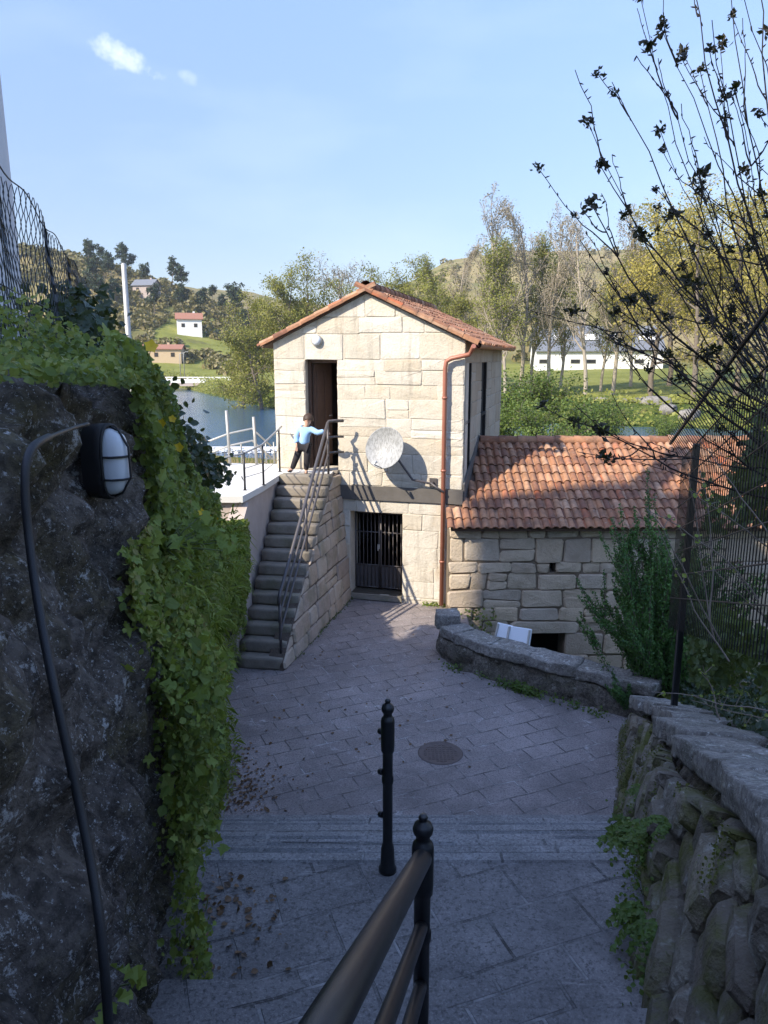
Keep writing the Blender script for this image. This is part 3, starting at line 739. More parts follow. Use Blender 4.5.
# ------------------------------------------------------------------ the mill tower
TH = rad(15); OX, OY = -.27, 13.7
EU = Vector((math.cos(TH), -math.sin(TH), 0)); EV = Vector((math.sin(TH), math.cos(TH), 0))
def TW(u, v, z): return Vector((OX, OY, 0)) + EU * u + EV * v + Vector((0, 0, z))
def at_front(u, z, o): return TW(u, -o, z)
U0, U1, DEP, PK = -1.86, 1.75, 5.9, 5.72
SLOPE = .468
def rl(u): return PK - SLOPE * abs(u + .03)                        # underside of roof at u
def tower():
    root = empty('mill_tower', (OX, OY, 0)); inv = Matrix.Translation((-OX, -OY, 0))
    tag(root, 'two-storey pale granite mill building with a tiled gable roof and open upper doorway', 'stone building')
    def part(b, n, m, par=root):
        o = b.build(n, m, par); o.matrix_parent_inverse = inv if par is root else Matrix.Identity(4); return o
    planes = [(-SLOPE, 1, PK - SLOPE * (-.03) * -1), (SLOPE, 1, PK - SLOPE * .03)]
    planes = [(-SLOPE, 1, PK + SLOPE * .03), (SLOPE, 1, PK - SLOPE * .03)]
    door = (-1.24, -.61, 2.52, 4.56); gate = (-.39, .64, .12, 1.74)
    b = MB(); wall_slab(b, at_front, U0, U1, -1.5, 6.2, .5, [door, gate], planes)
    front = part(b, 'front_wall', M['tower_mortar'])
    b = MB()
    beamz = (1.98, 2.24)
    stones(b, at_front, U0, U1, beamz[1], 6.0, (.25, .40), (.35, .95), 3, [door, (U0 - 1, -1.24, 0, 2.5)], planes, gap=.008, bev=.013, proud=(.006, .020), jit=.014, chamfer=.016)
    stones(b, at_front, -.64, U1 - .12, .06, beamz[0], (.26, .40), (.35, .8), 11, [gate], planes, gap=.008, bev=.013, proud=(.006, .020), jit=.014, chamfer=.016)
    o = b.build('granite_blocks', M['tower_stone'], front)
    o.matrix_parent_inverse = Matrix.Identity(4)
    # right side wall with two tall slits
    def at_right(v, z, o): return TW(U1 + o, v, z)
    win = [(.10, .82, 2.35, 4.50), (2.2, 3.05, 2.35, 4.50)]
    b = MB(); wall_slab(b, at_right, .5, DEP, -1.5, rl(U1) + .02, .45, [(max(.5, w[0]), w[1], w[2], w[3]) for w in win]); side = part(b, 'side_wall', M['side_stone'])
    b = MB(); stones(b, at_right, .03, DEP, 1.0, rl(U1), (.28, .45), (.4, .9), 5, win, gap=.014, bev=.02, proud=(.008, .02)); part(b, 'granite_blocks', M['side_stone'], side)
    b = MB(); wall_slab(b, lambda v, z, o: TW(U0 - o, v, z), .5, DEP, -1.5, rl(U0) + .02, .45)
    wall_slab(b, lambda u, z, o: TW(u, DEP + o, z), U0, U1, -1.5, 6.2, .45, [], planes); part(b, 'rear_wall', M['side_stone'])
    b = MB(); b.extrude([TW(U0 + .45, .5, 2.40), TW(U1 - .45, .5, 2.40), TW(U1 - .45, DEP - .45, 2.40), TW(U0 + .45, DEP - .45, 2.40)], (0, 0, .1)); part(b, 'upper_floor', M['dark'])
    for w in win:
        f = MB()
        for k in (0, 1):
            v = w[0] + .04 + (w[1] - w[0] - .08) * k; f.extrude([TW(U1 - .05, v - .03, w[2]), TW(U1 - .05, v + .03, w[2]), TW(U1 - .05, v + .03, w[3]), TW(U1 - .05, v - .03, w[3])], EU * .05)
        f.extrude([TW(U1 - .05, w[0], 3.4), TW(U1 - .05, w[1], 3.4), TW(U1 - .05, w[1], 3.46), TW(U1 - .05, w[0], 3.46)], EU * .05)
        f = part(f, 'window', M['dark'])
        p = MB(); p.extrude([TW(U1 - .075, w[0], w[2]), TW(U1 - .075, w[1], w[2]), TW(U1 - .075, w[1], w[3]), TW(U1 - .075, w[0], w[3])], EU * .02); part(p, 'pane', M['dark'], f)
    # concrete band between the storeys
    b = MB(); b.extrude([TW(-.68, -.055, beamz[0]), TW(U1 + .02, -.055, beamz[0]), TW(U1 + .02, -.055, beamz[1]), TW(-.68, -.055, beamz[1])], EV * .2); part(b, 'concrete_band', M['concrete'])
    # door: frame and a leaf swung inwards
    b = MB()
    for (ua, ub, za, zb) in ((door[0], door[0] + .06, door[2], door[3]), (door[1] - .05, door[1], door[2], door[3]), (door[0] + .06, door[1] - .05, door[3] - .06, door[3])):
        b.extrude([TW(ua, .14, za), TW(ub, .14, za), TW(ub, .14, zb), TW(ua, .14, zb)], EV * .08)
    fr = part(b, 'door_frame', M['wood'])
    b = MB(); a = rad(68); dl = EU * math.cos(a) + EV * math.sin(a); o0 = TW(door[0] + .07, .2, 0)
    def lf(s, z, t): return o0 + dl * s + Vector((0, 0, z)) + Vector((dl.y, -dl.x, 0)) * t
    b.extrude([lf(0, 2.54, 0), lf(.5, 2.54, 0), lf(.5, 4.48, 0), lf(0, 4.48, 0)], Vector((dl.y, -dl.x, 0)) * .04)
    for za, zb in ((2.65, 3.3), (3.4, 4.35)):
        for sa in (.06, .28): b.extrude([lf(sa, za, .042), lf(sa + .16, za, .042), lf(sa + .16, zb, .042), lf(sa, zb, .042)], Vector((dl.y, -dl.x, 0)) * .012)
    dd = part(b, 'door', M['wood'])
    b = MB(); b.tube([lf(.45, 3.5, .04), lf(.45, 3.5, .09), lf(.36, 3.5, .09)], .01, 6); part(b, 'handle', M['galv'], dd)
    b = MB(); b.extrude([TW(-1.25, -.10, 2.47), TW(-.60, -.10, 2.47), TW(-.60, .5, 2.47), TW(-1.25, .5, 2.47)], (0, 0, .048)); part(b, 'door_sill', M['step_stone'])
    b = MB()
    for z in (4.25, 4.05): b.extrude([TW(-.98, 1.6, z), TW(-.55, 1.6, z), TW(-.55, 1.6, z + .035), TW(-.98, 1.6, z + .035)], EV * .3)
    part(b, 'shelf', M['deck'])
    # barred gate below: two leaves
    for (ua, ub, ang) in ((gate[0] + .02, .10, 0), (gate[1] - .02, .14, rad(0))):
        sg = 1 if ub > ua else -1; w = abs(ub - ua); b = MB(); A = TW(ua, .30, 0); D = EU * sg
        for z in (.17, .62, 1.28, 1.66): b.tube([A + Vector((0, 0, z)), A + D * w + Vector((0, 0, z))], .014, 6)
        nb = 6
        for i in range(nb + 1): b.tube([A + D * (w * i / nb) + Vector((0, 0, .16)), A + D * (w * i / nb) + Vector((0, 0, 1.68))], .009 if 0 < i < nb else .016, 6)
        b.extrude([A + Vector((0, 0, .17)) + EV * .012, A + D * w + Vector((0, 0, .17)) + EV * .012, A + D * w + Vector((0, 0, .60)) + EV * .012, A + Vector((0, 0, .60)) + EV * .012], EV * .004)
        gl = part(b, 'gate_leaf', M['dark_rail'])
    b = MB(); b.box(TW(.10, .275, 1.0), (.05, .03, .09)); b.tube([TW(.09, .26, .96), TW(.09, .255, .92)], .012, 6); part(b, 'lock', M['galv'], gl)
    b = MB(); b.extrude([TW(gate[0] - .02, -.06, .02), TW(gate[1], -.06, .02), TW(gate[1], .5, .02), TW(gate[0] - .02, .5, .02)], (0, 0, .10)); part(b, 'threshold', M['step_stone'])
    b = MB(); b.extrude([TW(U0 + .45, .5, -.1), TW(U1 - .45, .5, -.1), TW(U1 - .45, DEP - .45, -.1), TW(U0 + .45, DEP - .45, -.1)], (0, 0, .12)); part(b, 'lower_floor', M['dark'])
    # roof: boarded deck and barrel tiles on both slopes, verge tiles on the gable
    OV = .07; EUL, EUR = U0 - .21, U1 + .25
    b = MB()
    for e in (EUL, EUR):
        s = math.copysign(1, e); pts = [(-.03, PK), (e, rl(e))]
        b.extrude([TW(-.03, -OV, PK + .005), TW(e, -OV, rl(e) + .005), TW(e, DEP + OV, rl(e) + .005), TW(-.03, DEP + OV, PK + .005)], (0, 0, .04))
    roof = part(b, 'roof', M['wood'])
    b = MB()
    for e in (EUL, EUR):
        s = math.copysign(1, e); ln = math.hypot(e + .03, PK - rl(e)) + .04
        dv = (TW(-.03, 0, PK) - TW(e, 0, rl(e))).normalized(); n = Vector((0, 0, 1)) - dv * dv.z; n.normalize()
        du = EV if True else -EV
        tiles(b, TW(e, -OV - .03, rl(e) + .05) - dv * .05, du, dv, n, DEP + 2 * OV + .1, ln, .155, .30, 7)
        # verge: a row of tiles laid over the gable edge
        for k in range(int(ln / .30) + 1):
            p = TW(e, -OV - .02, rl(e) + .075) + dv * (k * .30); q = p + dv * .35
            vs = []
            for (c, R) in ((p + n * .008, .062), (q, .052)):
                for j in range(7):
                    a = math.pi * j / 6; vs.append(c + EV * (math.cos(a) * R) + n * (math.sin(a) * R * .8))
            b.add(vs, [(j, j + 1, 7 + j + 1, 7 + j) for j in range(6)], True)
            vs2 = [vs[6], vs[13], vs[13] - n * .07, vs[6] - n * .07] if True else []
            vs2 = [v.copy() for v in (vs[6], vs[13])] + [vs[13] - n * .045, vs[6] - n * .045]
            b.add(vs2, [(0, 1, 2, 3)])
    part(b, 'roof_tiles', M['tile'], roof)
    b = MB()
    for k in range(int((DEP + 2 * OV) / .36) + 1):
        p = TW(-.03, -OV - .04 + k * .36, PK + .115); b.tube([p, p + EV * .40], [.10, .085], 10, False)
    part(b, 'ridge_tiles', M['tile'], roof)
    # gutter end and downpipe
    b = MB(); G = [TW(EUR - .06, -.30, rl(EUR) + .02), TW(EUR - .10, -.16, rl(EUR) - .03), TW(EUR - .16, -.12, rl(EUR) - .12), TW(1.52, -.11, rl(EUR) - .19), TW(1.44, -.11, rl(EUR) - .24), TW(1.42, -.11, rl(EUR) - .36), TW(1.42, -.11, .05)]
    b.tube(G, .04, 10)
    pipe = part(b, 'downpipe', M['copper'])
    for z in (.9, 2.6, 3.9):
        b = MB(); b.lathe([(.046, -.02), (.05, -.02), (.05, .02), (.046, .02)], TW(1.42, -.11, z), 12); b.box(TW(1.42, -.05, z), (.02, .1, .02))
        part(b, 'bracket', M['copper'], pipe)
    b = MB(); n = 8
    for k in range(n):
        a0, a1 = math.pi * k / n, math.pi * (k + 1) / n
        q = lambda a, v: TW(EUR + .01 + .06 * -math.cos(a), v, rl(EUR) + .05 - .07 * math.sin(a))
        b.add([q(a0, -.25), q(a1, -.25), q(a1, DEP + .2), q(a0, DEP + .2)], [(0, 1, 2, 3)], True)
    part(b, 'gutter', M['copper'])
tower()

def wall_lamp_round():
    root = empty('gable_lamp', TW(-.98, -.03, 4.90)); root.rotation_euler = (rad(90), 0, -TH)
    tag(root, 'small round white lamp fixed high on the gable above the upper door', 'wall lamp')
    b = MB(); b.lathe([(0, 0), (.10, 0), (.105, .02), (.10, .045), (.085, .05)], n=20); b.build('housing', M['galv'], root)
    b = MB(); b.lathe([(.085, .045), (.075, .075), (.045, .095), (0, .10)], n=20); b.build('glass', M['frost'], root)
wall_lamp_round()

def dish():
    root = empty('satellite_dish', TW(1.2, -.02, 2.36)); root.rotation_euler = (0, 0, -TH)
    tag(root, 'weathered grey-white satellite dish on an arm bolted low on the granite facade', 'satellite dish')
    # local frame: x along facade, -y out of the wall, z up
    c = Vector((-.80, -.42, .66)); aim = Vector((-.22, -.93, .30)).normalized()
    Mx = aim.to_track_quat('Z', 'Y').to_matrix()
    b = MB(); R = .37; prof = [(R * k / 7, .11 * (k / 7) ** 2 - .11) for k in range(8)]
    b.lathe(prof, c, 32, Mx); b.lathe([(R, 0), (R + .012, -.004), (R + .006, -.016), (R * .97, -.022)] + [(R * k / 7, .11 * (k / 7) ** 2 - .125) for k in range(6, -1, -1)], c, 32, Mx)
    b.build('reflector', dish_mat(), root)
    b = MB(); tip = c + Mx @ Vector((.02, -.36, .30))
    b.tube([c + Mx @ Vector((0, -R * .98, -.03)), tip], .012, 6)
    b.build('feed_arm', M['galv'], root)
    b = MB(); b.tube([tip + Mx @ Vector((0, .03, .04)), tip + Mx @ Vector((0, .06, -.06))], [.03, .022], 10); b.build('receiver', M['dish'], root)
    b = MB(); bk = c + Mx @ Vector((0, 0, -.19))
    b.tube([bk, bk + Vector((.06, .10, -.06)), Vector((-.62, -.16, .44)), Vector((-.34, -.14, .06)), Vector((0, -.14, 0)), Vector((.02, -.10, 0)), Vector((.02, 0, 0))], .022, 8)
    b.tube([Vector((-.02, -.14, .02)), Vector((.24, -.14, -.15))], .02, 8)
    b.box((.02, -.005, 0), (.14, .02, .16)); b.box(bk, (.09, .07, .10), Mx)
    b.build('bracket', M['dark_rail'], root)
def dish_mat():
    m = Mat('dish_paint'); tc = m.node('ShaderNodeTexCoord')
    v = m.mapped(scale=(46, 4, 15), src=tc.outputs['Object'])
    c = m.mix(m.mr(m.noise(1.0, 6, .75, vec=v), .44, .58, 0, .85), (.37, .37, .36), (.20, .20, .19))
    return m.done(c, .5, spec=.4)
dish()

# ------------------------------------------------------------------ tiled annex on the right
AY, AX0, AX1 = 12.9, 1.16, 9.5
def annex():
    root = empty('tiled_annex', (AX0, AY, -1.4)); inv = Matrix.Translation((-AX0, -AY, 1.4))
    tag(root, 'low rubble-stone annex under a long red barrel-tile roof beside the tower', 'stone building')
    def part(b, n, m, par=root):
        o = b.build(n, m, par); o.matrix_parent_inverse = inv if par is root else Matrix.Identity(4); return o
    at = lambda u, z, o: Vector((u, AY - o, z))
    holes = [(2.52, 3.34, -1.36, -.36), (3.0, 3.1, .78, .98)]
    b = MB(); wall_slab(b, at, AX0, AX1, -1.9, 1.62, .5, holes); fw = part(b, 'front_wall', M['annex_mortar'])
    b = MB(); stones(b, at, AX0, AX1, -1.4, 1.62, (.25, .37), (.28, .80), 21, [holes[1], (2.3, 3.6, -.36, -.14), holes[0]], gap=.020, bev=.026, proud=(.01, .06), jit=.026, chamfer=.035)
    stones(b, at, 2.32, 3.58, -.36, -.14, (.22, .23), (1.3, 1.4), 2, gap=.01, bev=.03, proud=(.06, .07), jit=.01, chamfer=.05)
    part(b, 'rubble_stones', M['annex_stone'], fw)
    atl = lambda v, z, o: Vector((AX0 - o, AY + v, z))
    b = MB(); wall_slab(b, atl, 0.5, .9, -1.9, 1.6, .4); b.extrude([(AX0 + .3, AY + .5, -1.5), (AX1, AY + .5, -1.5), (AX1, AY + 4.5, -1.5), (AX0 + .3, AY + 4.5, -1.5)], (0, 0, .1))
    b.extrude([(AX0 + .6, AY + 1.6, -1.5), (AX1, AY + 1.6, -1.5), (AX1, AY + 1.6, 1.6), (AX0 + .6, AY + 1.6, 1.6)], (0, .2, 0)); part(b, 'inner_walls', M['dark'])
    E0, RD, RZ0, RZ1 = (AY - .26, 1.66), 15.03, 2.84, 2.98
    def rz(x): return RZ0 + (RZ1 - RZ0) * (x - AX0) / 5.0
    W_ = AX1 - AX0 + .1
    dv = Vector((0, RD - E0[0], rz(3.5) - E0[1])); ln = dv.length; dv.normalize(); n = Vector((0, -dv.z, dv.y))
    b = MB(); b.extrude([(AX0 + .02, E0[0] + .06, E0[1] - .01), (AX1, E0[0] + .06, E0[1] - .01), (AX1, RD, rz(3.5) - .02), (AX0 + .02, RD, rz(3.5) - .02)], (0, 0, -.05))
    b.extrude([(AX0 + .8, RD, rz(3.5) - .02), (AX1, RD, rz(3.5) - .02), (AX1, RD + 2.4, E0[1]), (AX0 + .8, RD + 2.4, E0[1])], (0, 0, -.05))
    roof = part(b, 'roof', M['wood'])
    b = MB(); tiles(b, (AX0 - .06, E0[0], E0[1]), (1, 0, 0), dv, n, W_, ln + .02, .152, .27, 31, keep=lambda p: p.x > 1.45 + (p.y - 13.25) * .268 or p.y < 13.15)
    t = part(b, 'roof_tiles', M['tile'], roof)
    b = MB(); tiles(b, (AX1, RD + 2.4, E0[1]), (-1, 0, 0), Vector((0, -dv.y, dv.z)), Vector((0, dv.z, dv.y)), W_ - 1, ln, .152, .27, 32); part(b, 'rear_tiles', M['tile'], roof)
    b = MB(); x = 1.95; rng = random.Random(3)
    while x < AX1:
        b.tube([(x, RD, rz(3.5) + .045 + rng.uniform(-.008, .008)), (x + .42, RD, rz(3.5) + .035)], [.105, .09], 10, False); x += .38
    part(b, 'ridge_tiles', M['tile'], roof)
    # loose replacement tiles, brighter, slipped near the eave
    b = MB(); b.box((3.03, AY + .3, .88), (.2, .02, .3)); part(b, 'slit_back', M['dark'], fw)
    b = MB(); p0 = TW(U1 + .015, 0.0, 0)
    pts = [TW(U1 + .012, -.02, 1.95), TW(U1 + .012, -.02, 2.35), TW(U1 + .012, 1.9, 3.05), TW(U1 + .012, 1.9, 2.6)]
    b.extrude(pts, EU * .03); part(b, 'flashing', M['concrete'], roof)
annex()

def boards():
    for k, (x, y, w, rz, lab) in enumerate(((1.86, 10.72, .40, -.45, 'larger white board leaning behind the low curved wall beside the dark hatch'), (1.52, 10.95, .28, -.62, 'smaller white board leaning behind the low curved wall, left of the larger one'))):
        root = empty('white_board', (x, y, -1.50), rz); tag(root, lab, 'board', 'white boards behind the low wall')
        R = Matrix.Rotation(rad(62), 3, 'X') @ Matrix.Identity(3)
        b = MB(); b.bbox((0, .45, .93), (w, 1.86, .05), .012, Matrix.Rotation(rad(64), 3, 'X')); b.build('panel', M['white_board'], root)
        b = MB(); 
        for sx in (-1, 1): b.bbox((sx * (w / 2 - .03) , .45 - .02, .93 + .02), (.03, 1.8, .06), .006, Matrix.Rotation(rad(64), 3, 'X'))
        b.build('edge_trim', M['galv'], root)
boards()

# ------------------------------------------------------------------ staircase up to the door
SB, ST = Vector((-1.87, 10.48, 0)), Vector((-1.40, 13.46, 0))
STd = (ST - SB).normalized(); STr = Vector((STd.y, -STd.x, 0)); NST = 14; RUN = (ST - SB).length / NST; RIS = 2.52 / NST
def stair_w(i): return .68 + .24 * i / NST
def staircase():
    root = empty('stone_staircase', SB); inv = Matrix.Translation(-SB)
    tag(root, 'steep flight of worn stone steps climbing from the yard to the upper door', 'staircase')
    rng = random.Random(2)
    b = MB()
    for i in range(NST):
        c = SB + STd * (RUN * (i + .5)); w = stair_w(i); z = RIS * (i + 1)
        if z > .3: b.extrude([c - STr * w / 2 - STd * RUN * .52, c + STr * w / 2 - STd * RUN * .52, c + STr * w / 2 + STd * RUN * .5, c - STr * w / 2 + STd * RUN * .5], (0, 0, z - .12))
    core = b.build('core', M['stair_joint'], root); core.matrix_parent_inverse = inv
    Mz = Matrix.Rotation(math.atan2(STd.y, STd.x) - math.pi / 2, 3, 'Z')
    for i in range(NST):
        c = SB + STd * (RUN * (i + .5) - .025); w = stair_w(i); z = RIS * (i + 1)
        b = MB(); bm = bmesh.new(); bmesh.ops.create_cube(bm, size=1); bmesh.ops.subdivide_edges(bm, edges=bm.edges[:], cuts=4, use_grid_fill=True)
        for v in bm.verts:
            r = v.co.lerp(v.co.normalized() * .62, .07); p = Vector((r.x * (w + .03), r.y * (RUN + .06), r.z * (RIS - .008)))
            v.co = p + mn.noise_vector(p * 5 + Vector((i * 7, 0, 0))) * .014
        bm.verts.index_update(); b.add([Mz @ v.co for v in bm.verts], [[v.index for v in f.verts] for f in bm.faces], True); bm.free()
        o = b.build('step', M['step_stone'], root); o.location = c - SB + Vector((0, 0, z - RIS / 2))
    # battered stone side towards the yard
    A = SB + STr * (.36) - STd * .05; Bt = Vector((-.66, 13.82, 0)); D = Bt - A; Ln = D.length; D.normalize(); N = Vector((D.y, -D.x, 0))
    def at(u, z, o): return A + D * u + N * (o - .085 * z + .02) + Vector((0, 0, z))
    tan = 2.52 / (Ln - .25)
    pl = [(-tan, 1, .12)]
    b = MB(); wall_slab(b, at, 0, Ln, -.2, 2.46, .25, planes=pl); o = b.build('side_wall', M['stair_joint'], root); o.matrix_parent_inverse = inv
    b = MB(); stones(b, at, 0, Ln, 0, 2.46, (.22, .36), (.3, .75), 14, planes=pl, gap=.02, bev=.025, proud=(.012, .04), jit=.014, chamfer=.035)
    b.build('side_stones', M['stair_stone'], o)
    return A, D, N, Ln, tan
SA, SD, SN, SLn, Stan = staircase()

def stair_rail():
    b0 = SB + STr * .30 + STd * .10; b1 = ST + STr * .40 - STd * .05
    root = empty('stair_handrail', b0); inv = Matrix.Translation(-b0); tag(root, 'grey metal handrail with three parallel tubes up the open side of the stone staircase', 'handrail')
    zb0, zb1 = RIS, 2.52
    def part(b, n): o = b.build(n, M['dark_rail'], root); o.matrix_parent_inverse = inv
    for f in (0, .5, 1):
        p = b0.lerp(b1, f); z = zb0 + (zb1 - zb0) * f; b = MB(); b.tube([p + Vector((0, 0, z - .1)), p + Vector((0, 0, z + .93))], .022, 8); part(b, 'post')
    for h, r in ((.95, .028), (.66, .02), (.38, .02)):
        b = MB(); e = b1 + STr * .02; up = Vector((0, 0, 1))
        b.tube([b0 - STd * .04 + up * (zb0 + h - .12), b0 + up * (zb0 + h), b1 + up * (zb1 + h - .02), b1 + STd * .06 + up * (zb1 + h), b1 + STd * .10 + STr * .10 + up * (zb1 + h + .01), b1 + STd * .22 + STr * .24 + up * (zb1 + h)], r, 8); part(b, 'rail')
stair_rail()

# ------------------------------------------------------------------ terrace left of the tower
def air():
    m = bpy.data.materials.new('thin_haze'); m.use_nodes = True; n = m.node_tree.nodes; n.clear()
    v = n.new('ShaderNodeVolumePrincipled'); v.inputs['Color'].default_value = (.86, .92, 1, 1); v.inputs['Density'].default_value = .00022; v.inputs['Anisotropy'].default_value = .2
    o = n.new('ShaderNodeOutputMaterial'); m.node_tree.links.new(v.outputs[0], o.inputs['Volume'])
    b = MB(); b.box((0, 795, 68), (2700, 1630, 158)); h = b.build('haze', m); tag(h, 'thin pale haze softening the far hills', 'haze', kind='stuff')
HAZE = True
if HAZE: air()
def terrace():
    root = empty('terrace', (-3, 12.5, 2.5)); inv = Matrix.Translation((3, -12.5, -2.5))
    tag(root, 'raised terrace with bright concrete paving and a grey rendered flank beside the stairs', 'terrace')
    poly = [(-5.2, 11.25), (-2.22, 11.3), (-2.06, 12.2), (-1.93, 13.44), (-1.0, 13.48), (-.97, 13.86), (-2.05, 14.15), (-1.9, 14.75), (-5.2, 15.1)]
    b = MB(); b.prism(poly, -2, 2.40); o = b.build('rendered_wall', M['stucco'], root); o.matrix_parent_inverse = inv
    pd = [(-5.2, 11.15), (-2.18, 11.22), (-2.02, 12.2), (-1.89, 13.40), (-.98, 13.44), (-.95, 13.84), (-2.03, 14.13), (-1.88, 14.75), (-5.2, 15.1)]
    b = MB(); b.prism(pd, 2.404, 2.505); o = b.build('deck', M['deck'], root); o.matrix_parent_inverse = inv
    # upstand of the flank following the flight down
    b = MB(); pts = [(-2.03, 11.9, 2.40), (-2.12, 11.2, 2.25), (-2.2, 10.75, 1.7), (-2.22, 10.6, .2), (-1.98, 11.9, .2)]
    b.extrude([(-2.12, 11.35, 2.38), (-2.23, 10.7, 1.75), (-2.24, 10.65, .1), (-2.12, 11.35, .1)], (-.25, 0, 0)); o = b.build('flank_end', M['stucco'], root); o.matrix_parent_inverse = inv
terrace()
def terrace_rail():
    base = Vector((-2.2, 11.9, 2.5)); root = empty('terrace_railing', base); inv = Matrix.Translation(-base)
    tag(root, 'terrace railing of slim black posts under a pale tube along the stair side', 'railing')
    def part(b, n, m): o = b.build(n, m, root); o.matrix_parent_inverse = inv
    P = [(-2.24, 11.75, .62), (-2.02, 12.25, .68), (-1.95, 13.72, .80)]
    for x, y, h in P:
        b = MB(); b.tube([(x, y, 2.5), (x, y, 2.5 + h)], .018, 8); b.lathe([(.04, 0), (.04, .01), (.018, .012)], (x, y, 2.5), 10); part(b, 'post', M['black_iron'])
    b = MB(); b.tube([(-1.93, 13.95, 3.33), (-1.95, 13.72, 3.30), (-2.02, 12.25, 3.18), (-2.24, 11.75, 3.10), (-2.75, 11.55, 3.0), (-3.4, 11.5, 2.95)], .018, 8); part(b, 'handrail', M['galv'])
    for h in (.25, .42):
        b = MB(); b.tube([(-1.95, 13.72, 2.5 + h), (-2.02, 12.25, 2.5 + h * .9), (-2.24, 11.75, 2.5 + h * .85)], .007, 6); part(b, 'rail', M['galv'])
    # galvanised stair rails beyond, leading down to the river
    base2 = Vector((-3, 14.7, 2.5)); r2 = empty('river_stair_railing', base2); inv2 = Matrix.Translation(-base2)
    tag(r2, 'pale galvanised railing with two tall posts at the river end of the terrace', 'railing')
    for (x, y, h) in ((-3.06, 14.6, 1.08), (-2.55, 14.7, .95)):
        b = MB(); b.tube([(x, y, 2.5), (x - .03, y, 2.5 + h)], .03, 8); o = b.build('post', M['galv'], r2); o.matrix_parent_inverse = inv2
    for dz in (0, -.24):
        b = MB(); b.tube([(-4.0, 14.4, 2.78 + dz), (-3.06, 14.6, 3.13 + dz), (-2.62, 14.7, 3.22 + dz), (-2.25, 14.74, 2.86 + dz)], .02, 8); o = b.build('rail', M['galv'], r2); o.matrix_parent_inverse = inv2
    for x in (-2.85, -2.36, -2.2):
        b = MB(); b.tube([(x, 14.72, 2.5), (x, 14.72, 2.95)], .014, 6); o = b.build('baluster', M['galv'], r2); o.matrix_parent_inverse = inv2
terrace_rail()

# ------------------------------------------------------------------ iron posts and handrail in the foreground
def post_mesh(h=1.03):
    b = MB()
    prof = [(.0, 0), (.062, 0), (.062, .02), (.05, .04), (.046, .14), (.04, .16), (.034, .18), (.034, h * .52), (.040, h * .53), (.040, h * .56), (.034, h * .57), (.035, h * .70),
            (.044, h * .71), (.046, h * .74), (.046, h * .88), (.042, h * .895), (.030, h * .905), (.028, h * .92), (.040, h * .935), (.043, h * .95), (.036, h * .967), (.018, h * .977), (.016, h * .985), (.020, h * .99), (.014, h * 1.0), (0, h * 1.002)]
    b.lathe([(r * .80, z) for r, z in prof], n=18); return b
def near_iron():
    p = post_mesh().build('iron_post', M['black_iron']); p.location = (.02, 3.63, 1.8)
    tag(p, 'free-standing black iron post with a turned knob at the head of the steps', 'post')
    for z in (.84, .60, .34):
        b = MB(); b.tube([(-.025, .01, z), (-.042, .03, z - .01)], .018, 8); b.build('rail_socket', M['black_iron'], p)
    base = Vector((.128, 2.16, 2.14)); root = empty('iron_handrail', base)
    tag(root, 'dark round-tube handrail with knob-topped iron post descending beside the camera steps', 'handrail')
    o = post_mesh(1.0).build('post', M['black_iron'], root)
    a = Vector((.0, -.0, .86)); d = Vector((-.217, -1.33, .72)) / 1.33
    for z, r, nm in ((.86, .0325, 'top_rail'), (.60, .022, 'lower_rail'), (.37, .022, 'lower_rail')):
        s = Vector((-.004, -.03, z)); b = MB(); b.tube([s + d * .0, s + d * .05, s + d * 1.0, s + d * 2.1], r, 16); b.build(nm, M['rail_iron'], root)
near_iron()

